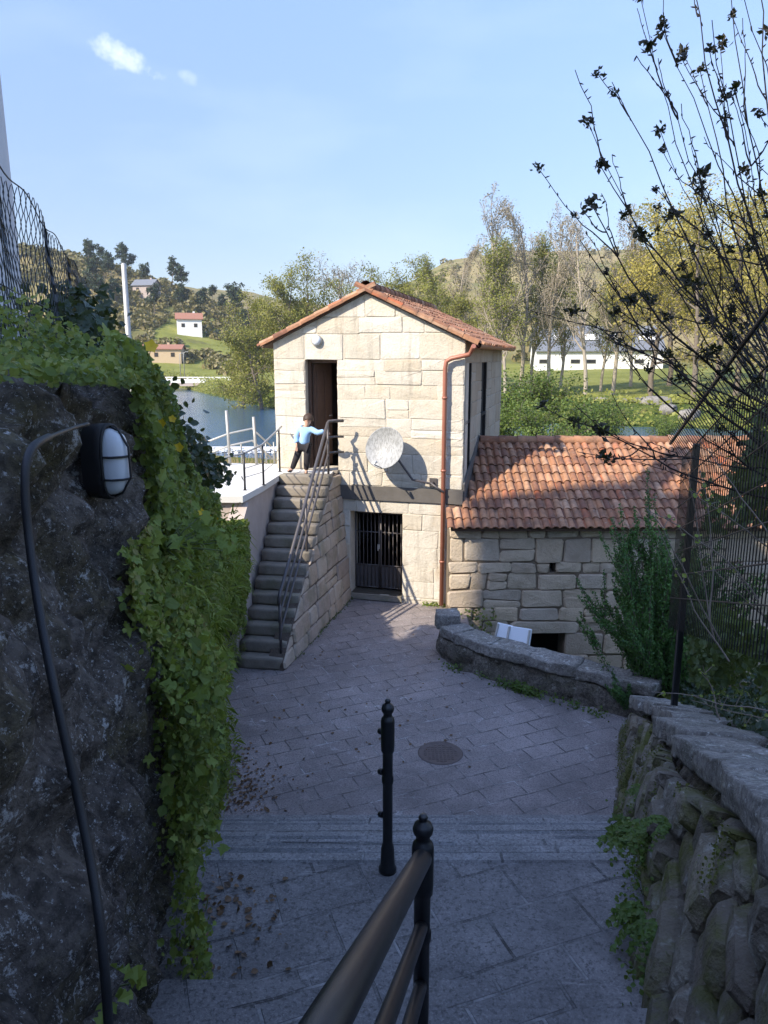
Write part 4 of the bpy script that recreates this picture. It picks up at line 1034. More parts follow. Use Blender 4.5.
# ------------------------------------------------------------------ bulkhead lamp and its conduit on the rock
def rock_lamp():
    L = Vector((-.935, 2.46, 4.26)); root = empty('bulkhead_lamp', L)
    root.rotation_euler = (0, 0, rad(-16)); tag(root, 'caged oval bulkhead lamp with a dark body and frosted glass on the rock wall', 'wall lamp')
    # local: +x out of the rock
    def oval(x, a, c, n=28): return [Vector((x, a * math.copysign(abs(math.cos(t)) ** .72, math.cos(t)), c * math.copysign(abs(math.sin(t)) ** .72, math.sin(t)))) for t in [2 * math.pi * k / n for k in range(n)]]
    def loft(rings):
        b = MB(); n = len(rings[0]); vs = [p for r in rings for p in r]
        b.add(vs, [(i * n + j, i * n + (j + 1) % n, (i + 1) * n + (j + 1) % n, (i + 1) * n + j) for i in range(len(rings) - 1) for j in range(n)], True)
        b.f.append([(len(rings) - 1) * n + j for j in range(n)]); b.sm.append(True); return b
    loft([oval(-.05, .056, .122), oval(0, .060, .127), oval(.022, .061, .128), oval(.026, .057, .123)]).build('body', M['plastic_black'], root)
    loft([oval(.024, .047, .112), oval(.045, .046, .108), oval(.068, .038, .092), oval(.082, .023, .06), oval(.086, .008, .03)]).build('glass', M['frost'], root)
    b = MB()
    for z in (-.055, .02): 
        hw = .055
        b.tube([(.022, -hw, z), (.06, -.051, z), (.086, -.026, z), (.092, 0, z), (.086, .026, z), (.06, .051, z), (.022, hw, z)], .0042, 6)
    b.tube(oval(.029, .056, .121) + oval(.029, .056, .121)[:1], .005, 6, False)
    b.tube([(.024, 0, .120), (.062, 0, .104), (.095, 0, .05), (.097, 0, -.05), (.062, 0, -.104), (.024, 0, -.120)], .0042, 6)
    b.build('cage', M['plastic_black'], root)
    def onrock(px, py, off=.045):
        r = Vector(((px - 384) / 740, math.cos(P0) - (py - 512) / 740 * math.sin(P0), -math.sin(P0) - (py - 512) / 740 * math.cos(P0)))
        t = .5
        while t < 4:
            p = r * t + Vector((0, 0, EYE))
            if p.x <= XL(p.y) + d_rock(Vector((XL(p.y), p.y, p.z))) + off: break
            t += .01
        return p
    pts = [onrock(*q) for q in ((88, 424), (76, 424), (66, 431), (54, 437), (40, 439), (28, 443), (21, 455), (22, 480), (27, 530), (34, 590), (44, 645), (54, 690), (68, 750), (82, 815), (94, 870), (102, 920), (106, 970), (109, 1030))]
    for _ in range(3): pts = [pts[0]] + [(pts[i - 1] + pts[i] * 2 + pts[i + 1]) / 4 for i in range(1, len(pts) - 1)] + [pts[-1]]
    b = MB(); P = []
    for i in range(len(pts) - 1):
        p0, p1, p2, p3 = pts[max(0, i - 1)], pts[i], pts[i + 1], pts[min(len(pts) - 1, i + 2)]
        for k in range(4):
            t = k / 4; P.append(.5 * ((2 * p1) + (p2 - p0) * t + (2 * p0 - 5 * p1 + 4 * p2 - p3) * t * t + (3 * p1 - p0 - 3 * p2 + p3) * t ** 3))
    P.append(pts[-1]); b.tube(P, [.005] * 14 + [.0085] * (len(P) - 14), 8)
    tag(b.build('lamp_cable', M['plastic_black']), 'thick black cable running down the bare rock from the caged lamp', 'cable')
rock_lamp()

# ------------------------------------------------------------------ fences
def left_fence():
    root = empty('chain_link_fence', (-1.9, 4.3, 4.4)); inv = Matrix.Translation((1.9, -4.3, -4.4)); tag(root, 'sagging dark chain-link fence above the overgrown rock wall', 'fence')
    A, B = Vector((-1.02, 1.5, 0)), Vector((-2.95, 7.6, 0)); D = B - A; Ln = D.length; D.normalize()
    N = Vector((D.y, -D.x, 0)); b = MB(); dx = .055; h0, h1 = 4.25, 5.43
    def zt(s): return h1 - .05 * math.sin(s * 2.4) ** 2 - .05 * s / Ln
    n = int(Ln / dx); nz = int((h1 - h0) / dx)
    for i in range(n):
        pts = []
        for k in range(nz + 1):
            z = h0 + (zt(i * dx) - h0) * k / nz; s = i * dx + (dx if (k + i) % 2 else 0)
            bul = .05 * mn.noise((s * 1.2, z * 1.5, 3))
            pts.append(A + D * s + N * (bul + (.002 if i % 2 else -.002)) + Vector((0, 0, z)))
        b.tube(pts, .0026, 3, False, False)
    for z in (0, .55): b.tube([A + D * s + Vector((0, 0, (zt(s) if z == 0 else h1 - z))) for s in np.linspace(0, Ln, 60)], .0035, 4, False)
    o = b.build('wire_mesh', M['steel_wire'], root); o.matrix_parent_inverse = inv
    for s in (.4, 5.9):
        p = A + D * s; b = MB(); b.tube([p + Vector((0, 0, 4.0)), p + Vector((0, 0, 5.35 if s < 1 else 5.05))], .035, 10); o = b.build('post', M['steel_wire'], root); o.matrix_parent_inverse = inv
left_fence()
def right_fence():
    root = empty('wire_panel_fence', (3, 7, 1)); inv = Matrix.Translation((-3, -7, -1)); tag(root, 'dark welded-bar fence with a cranked spiked top above the right wall', 'fence')
    A, B = Vector((1.153 + .254 * 3.2, 3.2, 0)), Vector((1.153 + .254 * 7.7, 7.7, 0)); D = B - A; Ln = D.length; D.normalize(); N = Vector((-D.y, D.x, 0))
    def zt(y): return EYE + .10 - .32 * (y - 4.6)
    b = MB(); sp = .078; n = int(Ln / sp)
    def P(s, dz, out): p = A + D * s; return Vector((p.x, p.y, 0)) + N * out + Vector((0, 0, zt(p.y) + dz))
    for i in range(n):
        s = i * sp; y = (A + D * s).y; H = 2.0 if y < 7.5 else 2.0 + (y - 7.5) * .3
        b.tube([P(s, -H, 0), P(s, -.17, 0), P(s, .0, .12), P(s, .05, .155)], .0042, 4, False, False)
    for dz, out, r in ((0.0, .12, .014), (-.17, 0, .006), (-.42, 0, .005), (-.67, 0, .005), (-.92, 0, .005), (-1.17, 0, .005), (-1.42, 0, .005), (-1.67, 0, .005)):
        b.tube([P(s, dz, out) for s in np.linspace(0, Ln - .05, 30)], r * 1.2, 6)
    o = b.build('bar_panel', M['black_iron'], root); o.matrix_parent_inverse = inv
    for y in (7.05,):
        s = (y - A.y) / D.y; b = MB(); q = P(s, 0, -.04); g = lerp(RTOP, y) - .6 if y < 8.5 else -1.3
        b.bbox((q.x, q.y, (g + q.z - .12) / 2), (.06, .06, q.z - .12 - g), .01); o = b.build('post', M['black_iron'], root); o.matrix_parent_inverse = inv
right_fence()

# ------------------------------------------------------------------ unseen tall house added outside the frame, sized and placed to shade the yard
def house():
    root = empty('shade_house', (-15, -8, 4)); inv = Matrix.Translation((15, 8, -4)); tag(root, 'unseen tall white house added outside the frame on the left to shade the yard', 'house')
    x0, x1, y0, y1, z0, z1 = -16.6, -12.6, -19, -3.5, 4.0, 21.35
    b = MB(); b.bbox(((x0 + x1) / 2, (y0 + y1) / 2, (z0 + z1) / 2), (x1 - x0, y1 - y0, z1 - z0), .02)
    xm = (x0 + x1) / 2; b.extrude([(x0 + .02, y1 - .02, z1 - .01), (x1 - .02, y1 - .02, z1 - .01), (xm, y1 - .02, z1 + .72)], (0, y0 - y1 + .04, 0))
    o = b.build('walls', M['house_white'], root); o.matrix_parent_inverse = inv
    b = MB()
    for e in (x0 - .3, x1 + .3): b.extrude([(xm, y1 + .25, z1 + .76), (e, y1 + .25, z1 - .06), (e, y0 - .25, z1 - .06), (xm, y0 - .25, z1 + .76)], (0, 0, .12))
    o = b.build('roof', M['roof_far'], root); o.matrix_parent_inverse = inv
    for y in (-16, -12, -8, -5.5):
        for z in (8, 11.5, 15, 18.5):
            b = MB(); b.bbox((x1 - .01, y, z + .6), (.06, 1.0, 1.3), .01); o = b.build('window', M['wood'], root); o.matrix_parent_inverse = inv
            p = MB(); p.box((x1 + .022, y, z + .6), (.012, .84, 1.14)); p.build('pane', M['glass_dark'], o)
house()
def pole(name, x, y, z0, z1, r0, r1, mat, label):
    root = empty(name, (x, y, z0)); tag(root, label, 'pole')
    b = MB(); b.lathe([(r0, 0), (r1, z1 - z0), (r1 * .6, z1 - z0 + .03), (0, z1 - z0 + .04)], n=12); b.build('shaft', mat, root)
    b = MB(); b.lathe([(r0 * 1.15, 0), (r0 * 1.15, .3), (r0, .34)], n=12); b.build('collar', mat, root)
pole('utility_pole', -3.30, 6.3, 3.2, 12.5, .33, .25, M['pole'], 'thick pale concrete utility pole cut off by the left edge, behind the chain-link fence')
pole('concrete_pole', -6.72, 20.0, -1.0, 6.95, .11, .065, M['galv'], 'bare pale concrete pole standing behind the ivy on the left')

# ------------------------------------------------------------------ trees
def grow(rng, height, r0, spec):
    """skeleton: list of (points, radii, level) and outer twig positions"""
    out = []; tips = []
    def br(p, d, L, r, lev):
        ns = spec['segs'][lev]; pts = [p.copy()]; rs = [r]; q = p.copy(); dd = d.copy()
        for i in range(ns):
            dd = (dd + Vector((rng.gauss(0, 1), rng.gauss(0, 1), rng.gauss(0, 1))) * spec['wig'][lev] + Vector((0, 0, spec['up'][lev]))).normalized()
            q = q + dd * (L / ns); pts.append(q.copy()); rs.append(max(spec.get('rmin', .008), r * (1 - .8 * (i + 1) / ns)))
        out.append((pts, rs, lev))
        if lev + 1 < len(spec['n']):
            nch = spec['n'][lev]
            for k in range(nch):
                f = spec['from'][lev] + (1 - spec['from'][lev]) * (k + rng.random()) / nch
                fi = f * ns; i = min(ns - 1, int(fi)); pp = pts[i].lerp(pts[i + 1], fi - i)
                t = (pts[i + 1] - pts[i]).normalized(); az = rng.random() * 6.283
                o = t.orthogonal().normalized(); o = (Matrix.Rotation(az, 3, t) @ o)
                an = rad(rng.uniform(*spec['ang'][lev])); cd = (t * math.cos(an) + o * math.sin(an)).normalized()
                shape = spec.get('shape', lambda f: 1 - .55 * f)(f) if lev == 0 else (1 - .45 * f)
                br(pp, cd, L * spec['len'][lev] * shape * rng.uniform(.75, 1.2), max(spec.get('rmin', .008), rs[i] * .55), lev + 1)
        if lev >= len(spec['n']) - 2:
            for i in range(1, len(pts)): tips.append((pts[i], lev))
    br(Vector((0, 0, -.3)), Vector((0, 0, 1)), height, r0, 0)
    return out, tips
def make_tree(name, label, group, seed, height, r0, spec, nleaf, lsize, leafmat, bark, spread=.5, kind='diamond', cat='tree', droop=.3):
    rng = random.Random(seed); nr = np.random.default_rng(seed)
    sk, tips = grow(rng, height, r0, spec)
    root = empty(name); tag(root, label, cat, group)
    b = MB()
    for pts, rs, lev in sk: b.tube(pts, rs, (7, 5, 3, 3)[lev], False, True)
    b.build('trunk', bark, root)
    if nleaf:
        T = np.array([tuple(t[0]) for t in tips]); idx = nr.integers(0, len(T), nleaf)
        pos = T[idx] + nr.normal(0, spread, (nleaf, 3)) * np.array([1, 1, .8])
        c = T.mean(axis=0); nrm = pos - c; nrm /= np.linalg.norm(nrm, axis=1, keepdims=True) + 1e-6; nrm[:, 2] += .4
        V, F = leaves(pos, nrm, lsize * nr.uniform(.6, 1.35, nleaf), nr, kind, droop, .8)
        npmesh('crown', V, F, leafmat, root)
    return root
SP_POPLAR = dict(n=[26, 7, 5, 0], segs=[9, 6, 4, 3], wig=[.04, .09, .16, .2], up=[.05, .16, .10, .05], ang=[(25, 50), (25, 50), (25, 60), (0, 0)], len=[.34, .42, .5, .4], rmin=.022, **{'from': [.25, .2, .2, .2]})
SP_ROUND = dict(n=[18, 7, 4, 0], segs=[7, 6, 4, 3], wig=[.07, .13, .2, .2], up=[.03, .06, .02, .0], ang=[(35, 75), (30, 60), (30, 70), (0, 0)], len=[.48, .42, .5, .4], rmin=.018, shape=lambda f: 1.1 - .6 * f, **{'from': [.22, .25, .2, .2]})
SP_WILLOW = dict(n=[18, 8, 4, 0], segs=[6, 7, 5, 3], wig=[.1, .12, .15, .2], up=[.02, -.02, -.16, -.1], ang=[(40, 85), (30, 60), (30, 60), (0, 0)], len=[.62, .45, .55, .4], rmin=.018, **{'from': [.12, .2, .2, .2]})
SP_PINE = dict(n=[16, 5, 0], segs=[7, 4, 3], wig=[.05, .1, .2], up=[.05, .08, .1], ang=[(55, 85), (30, 60), (0, 0)], len=[.26, .4, .4], rmin=.04, shape=lambda f: 1.0 - .25 * f, **{'from': [.5, .4, .2]})

def h_at(x, y): return hfar(x, y)
def px_ground(px, y):  # world x of an image column at depth y, for laying out the tree belt
    return (px - 384) / 740 * (y * math.cos(P0) + 6 * math.sin(P0))
def forest():
    protos = {}
    protos['poplar'] = [make_tree('poplar_tree', 'x', 'poplars along the far bank', 11 + k, 20, .28, SP_POPLAR, 1900, .20, M['leaf_grey'], M['bark_pale'], .3) for k in range(2)]
    protos['fresh'] = [make_tree('poplar_tree', 'x', 'poplars along the far bank', 31 + k, 18, .26, SP_POPLAR, 7000, .24, M['leaf_fresh'], M['bark_pale'], .45) for k in range(2)]
    protos['gold'] = [make_tree('riverside_tree', 'x', 'golden riverside trees', 41 + k, 17, .32, SP_ROUND, 7000, .25, M['leaf_gold'], M['bark'], .5) for k in range(2)]
    protos['olive'] = [make_tree('riverside_tree', 'x', 'olive-green riverside trees', 51 + k, 14, .28, SP_ROUND, 7500, .26, M['leaf_olive'], M['bark'], .5) for k in range(2)]
    protos['willow'] = [make_tree('willow_tree', 'x', None, 61, 10, .3, SP_WILLOW, 7500, .28, M['leaf_olive'], M['bark'], .45)]
    used = set()
    GL = {'poplar': 'tall nearly bare pale poplar rising over the far riverbank', 'fresh': 'slender poplar in fresh yellow-green leaf on the far riverbank', 'gold': 'broad golden-leaved tree on the far bank behind the bare twigs', 'olive': 'rounded olive-green tree on the far bank behind the tower', 'willow': ''}
    GG = {'poplar': 'bare poplars along the far bank', 'fresh': 'leafing poplars along the far bank', 'gold': 'golden riverside trees', 'olive': 'olive-green riverside trees', 'willow': None}
    # (kind, pixel column, depth, scale)
    L = [('poplar', 497, 98, 1.18), ('poplar', 520, 105, 1.15), ('poplar', 548, 102, 1.11), ('poplar', 585, 96, 1.03), ('poplar', 612, 104, 1.11), ('poplar', 460, 118, 1.03),
         ('fresh', 480, 104, 1.03), ('fresh', 505, 97, 0.97), ('fresh', 530, 110, 1.07), ('fresh', 560, 108, 0.96), ('fresh', 442, 112, 0.97), ('fresh', 600, 110, 0.90), ('fresh', 630, 118, 1.03),
         ('gold', 650, 100, 1.28), ('gold', 692, 92, 1.22), ('gold', 735, 98, 1.33), ('gold', 775, 94, 1.25), ('gold', 668, 118, 1.40), ('gold', 716, 125, 1.43), ('gold', 760, 122, 1.43), ('gold', 812, 100, 1.31),
         ('olive', 285, 118, 1.14), ('olive', 312, 122, 1.20), ('olive', 405, 118, 1.12), ('olive', 430, 124, 1.18), ('olive', 258, 126, 1.01), ('olive', 372, 125, 1.14), ('olive', 455, 108, 0.89)]
    cnt = {}
    for kind, px, y, sc in L:
        x = px_ground(px, y); k = cnt.get(kind, 0); cnt[kind] = k + 1; p = protos[kind][k % len(protos[kind])]
        rz = (k * 2.4) % 6.28
        if (kind, k % len(protos[kind])) not in used: used.add((kind, k % len(protos[kind]))); o = p; o.location = (x, y, h_at(x, y)); o.rotation_euler = (0, 0, rz); o.scale = (sc,) * 3
        else: o = copy_thing(p, (x, y, h_at(x, y)), rz, sc)
        o['label'] = GL[kind]; o['group'] = GG[kind]
    w = protos['willow'][0]; x = px_ground(262, 110); w.location = (x, 110, h_at(x, 112)); w['label'] = 'drooping olive willow overhanging the water left of the tower'; w.scale = (1.08,) * 3
    x = px_ground(243, 122); o = copy_thing(w, (x, 122, h_at(x, 126)), 2, .9, 'smaller willow half hidden behind the waterside willow, nearer the bridge')
    g = make_tree('bare_tree', 'grey leafless tree with a broad fine-twigged crown behind the tower roof', None, 71, 15, .3, SP_ROUND, 1800, .22, M['leaf_grey'], M['bark'], .4)
    x = px_ground(345, 135); g.location = (x, 135, h_at(x, 135)); g.scale = (1.45,) * 3
    # shrubs on the bank just beyond the annex
    shr = []
    spS = dict(n=[14, 6, 0], segs=[4, 5, 3], wig=[.15, .15, .2], up=[.0, .03, .0], ang=[(20, 75), (25, 60), (0, 0)], len=[.9, .5, .4], rmin=.012, shape=lambda f: 1.0, **{'from': [.05, .2, .2]})
    for k in range(2): shr.append(make_tree('bank_shrub', 'x', 'shrubs on the riverbank behind the annex', 81 + k, 3.2, .08, spS, 5000, .17, M['shrub_dark'], M['bark'], .28, cat='shrub'))
    for k, (px, y, sc) in enumerate(((515, 52, 1.25), (548, 56, 1.3), (580, 60, 1.05), (500, 60, 1.3), (612, 66, .7), (535, 46, .9), (660, 64, .6))):
        x = px_ground(px, y); o = shr[k] if k < 2 else copy_thing(shr[k % 2], (0, 0, 0), k * 1.3, sc); o.location = (x, y, min(-2.75, h_at(x, y)) + (.3 if y < 47 else 0)); o.scale = (sc,) * 3
        if y >= 47: o.location.z = -2.75
        o['label'] = 'leafy yellow-green riverbank shrub just beyond the annex roof'
    # pines on the left hill
    pines = [make_tree('pine_tree', 'dark green pine standing on the skyline of the left hill', 'pines on the left hill', 91 + k, 11, .2, SP_PINE, 700, .9, M['leaf_pine'], M['bark'], .5) for k in range(3)]
    rng = random.Random(4)
    for k in range(30):
        px = rng.uniform(82, 248); y = rng.uniform(262, 320); x = px_ground(px, y); sc = rng.uniform(.55, 1.05)
        o = pines[k] if k < 3 else copy_thing(pines[k % 3], (0, 0, 0), rng.random() * 6, sc)
        o.location = (x, y, h_at(x, y)); o.scale = (sc,) * 3
    # scrub on the hills: one mass
    nr = np.random.default_rng(7); pos = []; nm = []; sz = []
    for k in range(2600):
        if k >= 1500 and nr.random() < .45: continue
        if k < 1500: y = nr.uniform(195, 330); px = nr.uniform(20, 330)
        else: y = nr.uniform(150, 640); px = nr.uniform(360, 840)
        x = px_ground(px, y)
        if y < lerp(YB, x) + (30 if k < 1500 else 90): continue
        if mn.noise((x * .03, y * .03, 0)) < (-.36 if k < 1500 else .0): continue
        h = h_at(x, y); R = nr.uniform(1.2, 2.8) * (1 if k < 1500 else 1.8); n = 34
        p = nr.normal(0, 1, (n, 3)); p /= np.linalg.norm(p, axis=1, keepdims=True); p *= R * nr.uniform(.6, 1.05, (n, 1)); nm.append(p.copy()); p[:, 2] = np.abs(p[:, 2]) * 1.1
        pos.append(p + np.array([x, y, h])); sz.append(np.full(n, R * .55))
    pos = np.concatenate(pos); nm = np.concatenate(nm); sz = np.concatenate(sz)
    V, F = leaves(pos, nm, sz, nr, 'oval', .2, .7); tag(npmesh('hillside_scrub', V, F, M['scrub']), 'brownish green scrub covering the hillsides across the river', 'scrub', kind='stuff')
forest()

# ------------------------------------------------------------------ far buildings, bridge, weir
def gable_house(name, label, x, y, z, w, d, h, rise, rz, wm, rm, nwin=2):
    root = empty(name, (x, y, z), rz); tag(root, label, 'house')
    b = MB(); b.box((0, 0, h / 2 - 1), (w, d, h + 2)); b.extrude([(-w / 2 + .02, -d / 2 + .01, h - .01), (-w / 2 + .02, d / 2 - .01, h - .01), (-w / 2 + .02, 0, h + rise)], (w - .04, 0, 0)); b.build('walls', wm, root)
    b = MB()
    for s in (-1, 1): b.extrude([(-w / 2 - .5, 0, h + rise + .05), (w / 2 + .5, 0, h + rise + .05), (w / 2 + .5, s * (d / 2 + .5), h - .25), (-w / 2 - .5, s * (d / 2 + .5), h - .25)], (0, 0, .2))
    rf = b.build('roof', rm, root); b = MB(); b.box((w * .2, d * .15, h + rise), (.7, .7, 1.6)); b.build('chimney', wm, rf)
    for i in range(nwin):
        b = MB(); b.box((-w / 2 + w * (i + .5) / nwin, -d / 2 - .02, h * .5), (1.1, .1, 1.2)); f = b.build('window', M['wood'], root)
        b = MB(); b.box((-w / 2 + w * (i + .5) / nwin, -d / 2 - .08, h * .5), (.9, .04, 1.0)); b.build('pane', M['glass_dark'], f)
def far_things():
    x = px_ground(192, 255); gable_house('hill_house', 'white house with a red roof halfway up the left hill', x, 255, h_at(x, 255) + .6, 8, 7, 4.2, 1.8, .25, M['white_far'], M['roof_far'])
    x = px_ground(152, 285); gable_house('hill_house', 'small dark-roofed house among the pines near the top of the left hill', x, 285, h_at(x, 285) + 1.0, 8, 6, 3, 2, -.2, M['stucco'], M['roof_dark'])
    x = px_ground(160, 222); gable_house('riverside_house', 'low beige building at the foot of the left hill', x, 222, h_at(x, 222), 14, 7, 3.4, 1.0, .1, m_plain('beige_render', (.5, .38, .24), .9), M['roof_far'], 3)
    # long industrial shed across the river
    cx, y = px_ground(592, 165), 165; z = h_at(cx, y) - .3; root = empty('factory_shed', (cx, y, z), rad(-6)); tag(root, 'long white shed with a grey roof and pale rooflights beyond the riverside trees', 'shed')
    w, d, h = 26, 14, 3.6
    b = MB(); b.box((0, 0, h / 2 - .5), (w, d, h + 1)); b.build('walls', M['white_far'], root)
    b = MB(); b.extrude([(-w / 2 - .4, -d / 2 - .6, h - .1), (w / 2 + .4, -d / 2 - .6, h - .1), (w / 2 + .4, 0, h + 5.2), (-w / 2 - .4, 0, h + 5.2)], (0, 0, .2)); b.extrude([(-w / 2 - .4, d / 2 + .6, h - .1), (w / 2 + .4, d / 2 + .6, h - .1), (w / 2 + .4, 0, h + 5.2), (-w / 2 - .4, 0, h + 5.2)], (0, 0, .2)); rf = b.build('roof', M['roof_dark'], root)
    b = MB()
    for sx in (-1, 1): b.extrude([(sx * (w / 2 - .02), -d / 2, h), (sx * (w / 2 - .02), d / 2, h), (sx * (w / 2 - .02), 0, h + 5.1)], (-sx * .1, 0, 0))
    b.build('gable', M['white_far'], root)
    n = Vector((0, -5.3, 7.6)).normalized()
    for xx in (-8.5, -1.5, 3.5, 10):
        c = Vector((xx, -d / 4 - .3, h + 2.75)) + n * .18; t = Vector((0, 7.6, 5.3)).normalized(); X = Vector((1, 0, 0)); ww = 3.4 if xx > -5 else 1.4
        b = MB(); b.extrude([c - X * ww / 2 - t * 1.0, c + X * ww / 2 - t * 1.0, c + X * ww / 2 + t * 1.0, c - X * ww / 2 + t * 1.0], n * .1); b.build('rooflight', M['white_far'], rf)
    for i in (0, 2, 3, 6):
        xx = -w / 2 + w * (i + .5) / 8; b = MB(); b.box((xx, -d / 2 - .03, 1.5), (2.0, .1, .9)); f = b.build('window', M['galv'], root); b = MB(); b.box((xx, -d / 2 - .09, 1.5), (1.8, .04, .7)); b.build('pane', M['glass_dark'], f)
    # foot bridge with white parapet
    x0, x1, y = px_ground(120, 176), px_ground(252, 172), 174; root = empty('footbridge', (x0, y, -.9)); inv = Matrix.Translation((-x0, -y, .9)); tag(root, 'low white-railed bridge across the river upstream', 'bridge')
    def part(b, n, m): o = b.build(n, m, root); o.matrix_parent_inverse = inv
    b = MB(); b.box(((x0 + x1) / 2, y, -1.5), (x1 - x0, 4, .7)); part(b, 'deck', M['stucco'])
    for s in (-1, 1):
        b = MB(); b.box(((x0 + x1) / 2, y + s * 1.9, -.72), (x1 - x0, .15, .75)); b.box(((x0 + x1) / 2, y + s * 1.9, .1), (x1 - x0, .12, .1))
        k = int((x1 - x0) / 1.2)
        for i in range(k + 1): b.box((x0 + (x1 - x0) * i / k, y + s * 1.9, -.1), (.12, .1, .5))
        part(b, 'parapet', M['white_far'])
    for i in range(4): b = MB(); b.box((x0 + (x1 - x0) * (i + .5) / 4, y, -3), (.9, 3.4, 2.6)); part(b, 'pier', M['concrete'])
    for px in (181, 185):
        x = px_ground(px, 190); root = empty('lamp_post', (x, 190, h_at(x, 190))); tag(root, 'thin pale lamp post beside the far riverside road', 'lamp post', 'lamp posts on the far bank'); b = MB(); b.tube([(0, 0, -.5), (0, 0, 7), (.6, 0, 7.3)], [.14, .09, .07], 6); b.build('mast', M['galv'], root); b = MB(); b.box((.9, 0, 7.3), (.7, .25, .12)); b.build('lamp_head', M['galv'], root)
    # weir: a low concrete sill with white water
    root = empty('weir', (-16, 60, -2.8)); tag(root, 'low weir with a line of white water across the river', 'weir')
    b = MB(); b.bbox((0, 0, .0), (28, 1.2, .5), .1); b.build('sill', M['deck'], root)
    nr = np.random.default_rng(3); n = 1500; p = np.stack([nr.uniform(-14, 14, n), nr.normal(-1.2, .55, n), nr.uniform(.02, .22, n)], 1)
    V, F = leaves(p, np.tile([0, 0, 1.], (n, 1)), nr.uniform(.15, .5, n), nr, 'oval', 0, .3); npmesh('foam', V, F, M['foam'], root)
    # dry reeds on the near bank
    n = 4200; X = nr.uniform(-22, 0, n); Y = nr.uniform(33, 50, n); keep = Y < np.interp(X, [q[0] for q in YN], [q[1] for q in YN]) + 1; X, Y = X[keep], Y[keep]; n = len(X)
    Z = np.array([hfar(a, c) for a, c in zip(X, Y)]); H = nr.uniform(.5, 1.3, n); lean = nr.normal(0, .2, (n, 2)); w = .03
    V = np.stack([np.stack([X - w, Y, Z], 1), np.stack([X + w, Y, Z], 1), np.stack([X + lean[:, 0], Y + lean[:, 1], Z + H], 1)], 1).reshape(-1, 3); F = np.arange(n * 3).reshape(-1, 3)
    tag(npmesh('dry_reeds', V, F, M['reed']), 'pale dry reeds along the near riverbank', 'reeds', kind='stuff')
    # rough grass and low growth on the far bank
    n = 9000; X = nr.uniform(-60, 75, n); T_ = nr.random(n) ** 1.5 * 16; Y = np.array([lerp(YB, x) for x in X]) + T_ - .5; Z = np.array([hfar(a, c) for a, c in zip(X, Y)]) + .1 + nr.random(n) * np.where(nr.random(n) < .3, 1.2, .4)
    V, F = leaves(np.stack([X, Y, Z], 1), np.tile([0, -.6, .8], (n, 1)), nr.uniform(.2, .55, n), nr, 'oval', -.3, .7); tag(npmesh('bank_grass', V, F, M['leaf_fresh']), 'rough grass and low growth along the far waterline', 'grass', kind='stuff')
    # rocks along the far waterline
    rng = random.Random(6)
    for k, (px, y, sz) in enumerate(((655, 88, 2.2), (668, 84, 1.6), (640, 90, 1.4), (600, 93, 1.2), (690, 82, 1.8), (622, 92, 1.0))):
        x = px_ground(px, y); b = coping_slab((sz * 1.5, sz, sz * .7), 300 + k, Matrix.Rotation(k, 3, 'Z'), .55); o = b.build('river_boulder', M['coping']); o.location = (x, y, max(h_at(x, y), -2.6)); tag(o, 'grey boulder on the grassy far bank across the river', 'boulder', 'boulders on the far bank')
far_things()

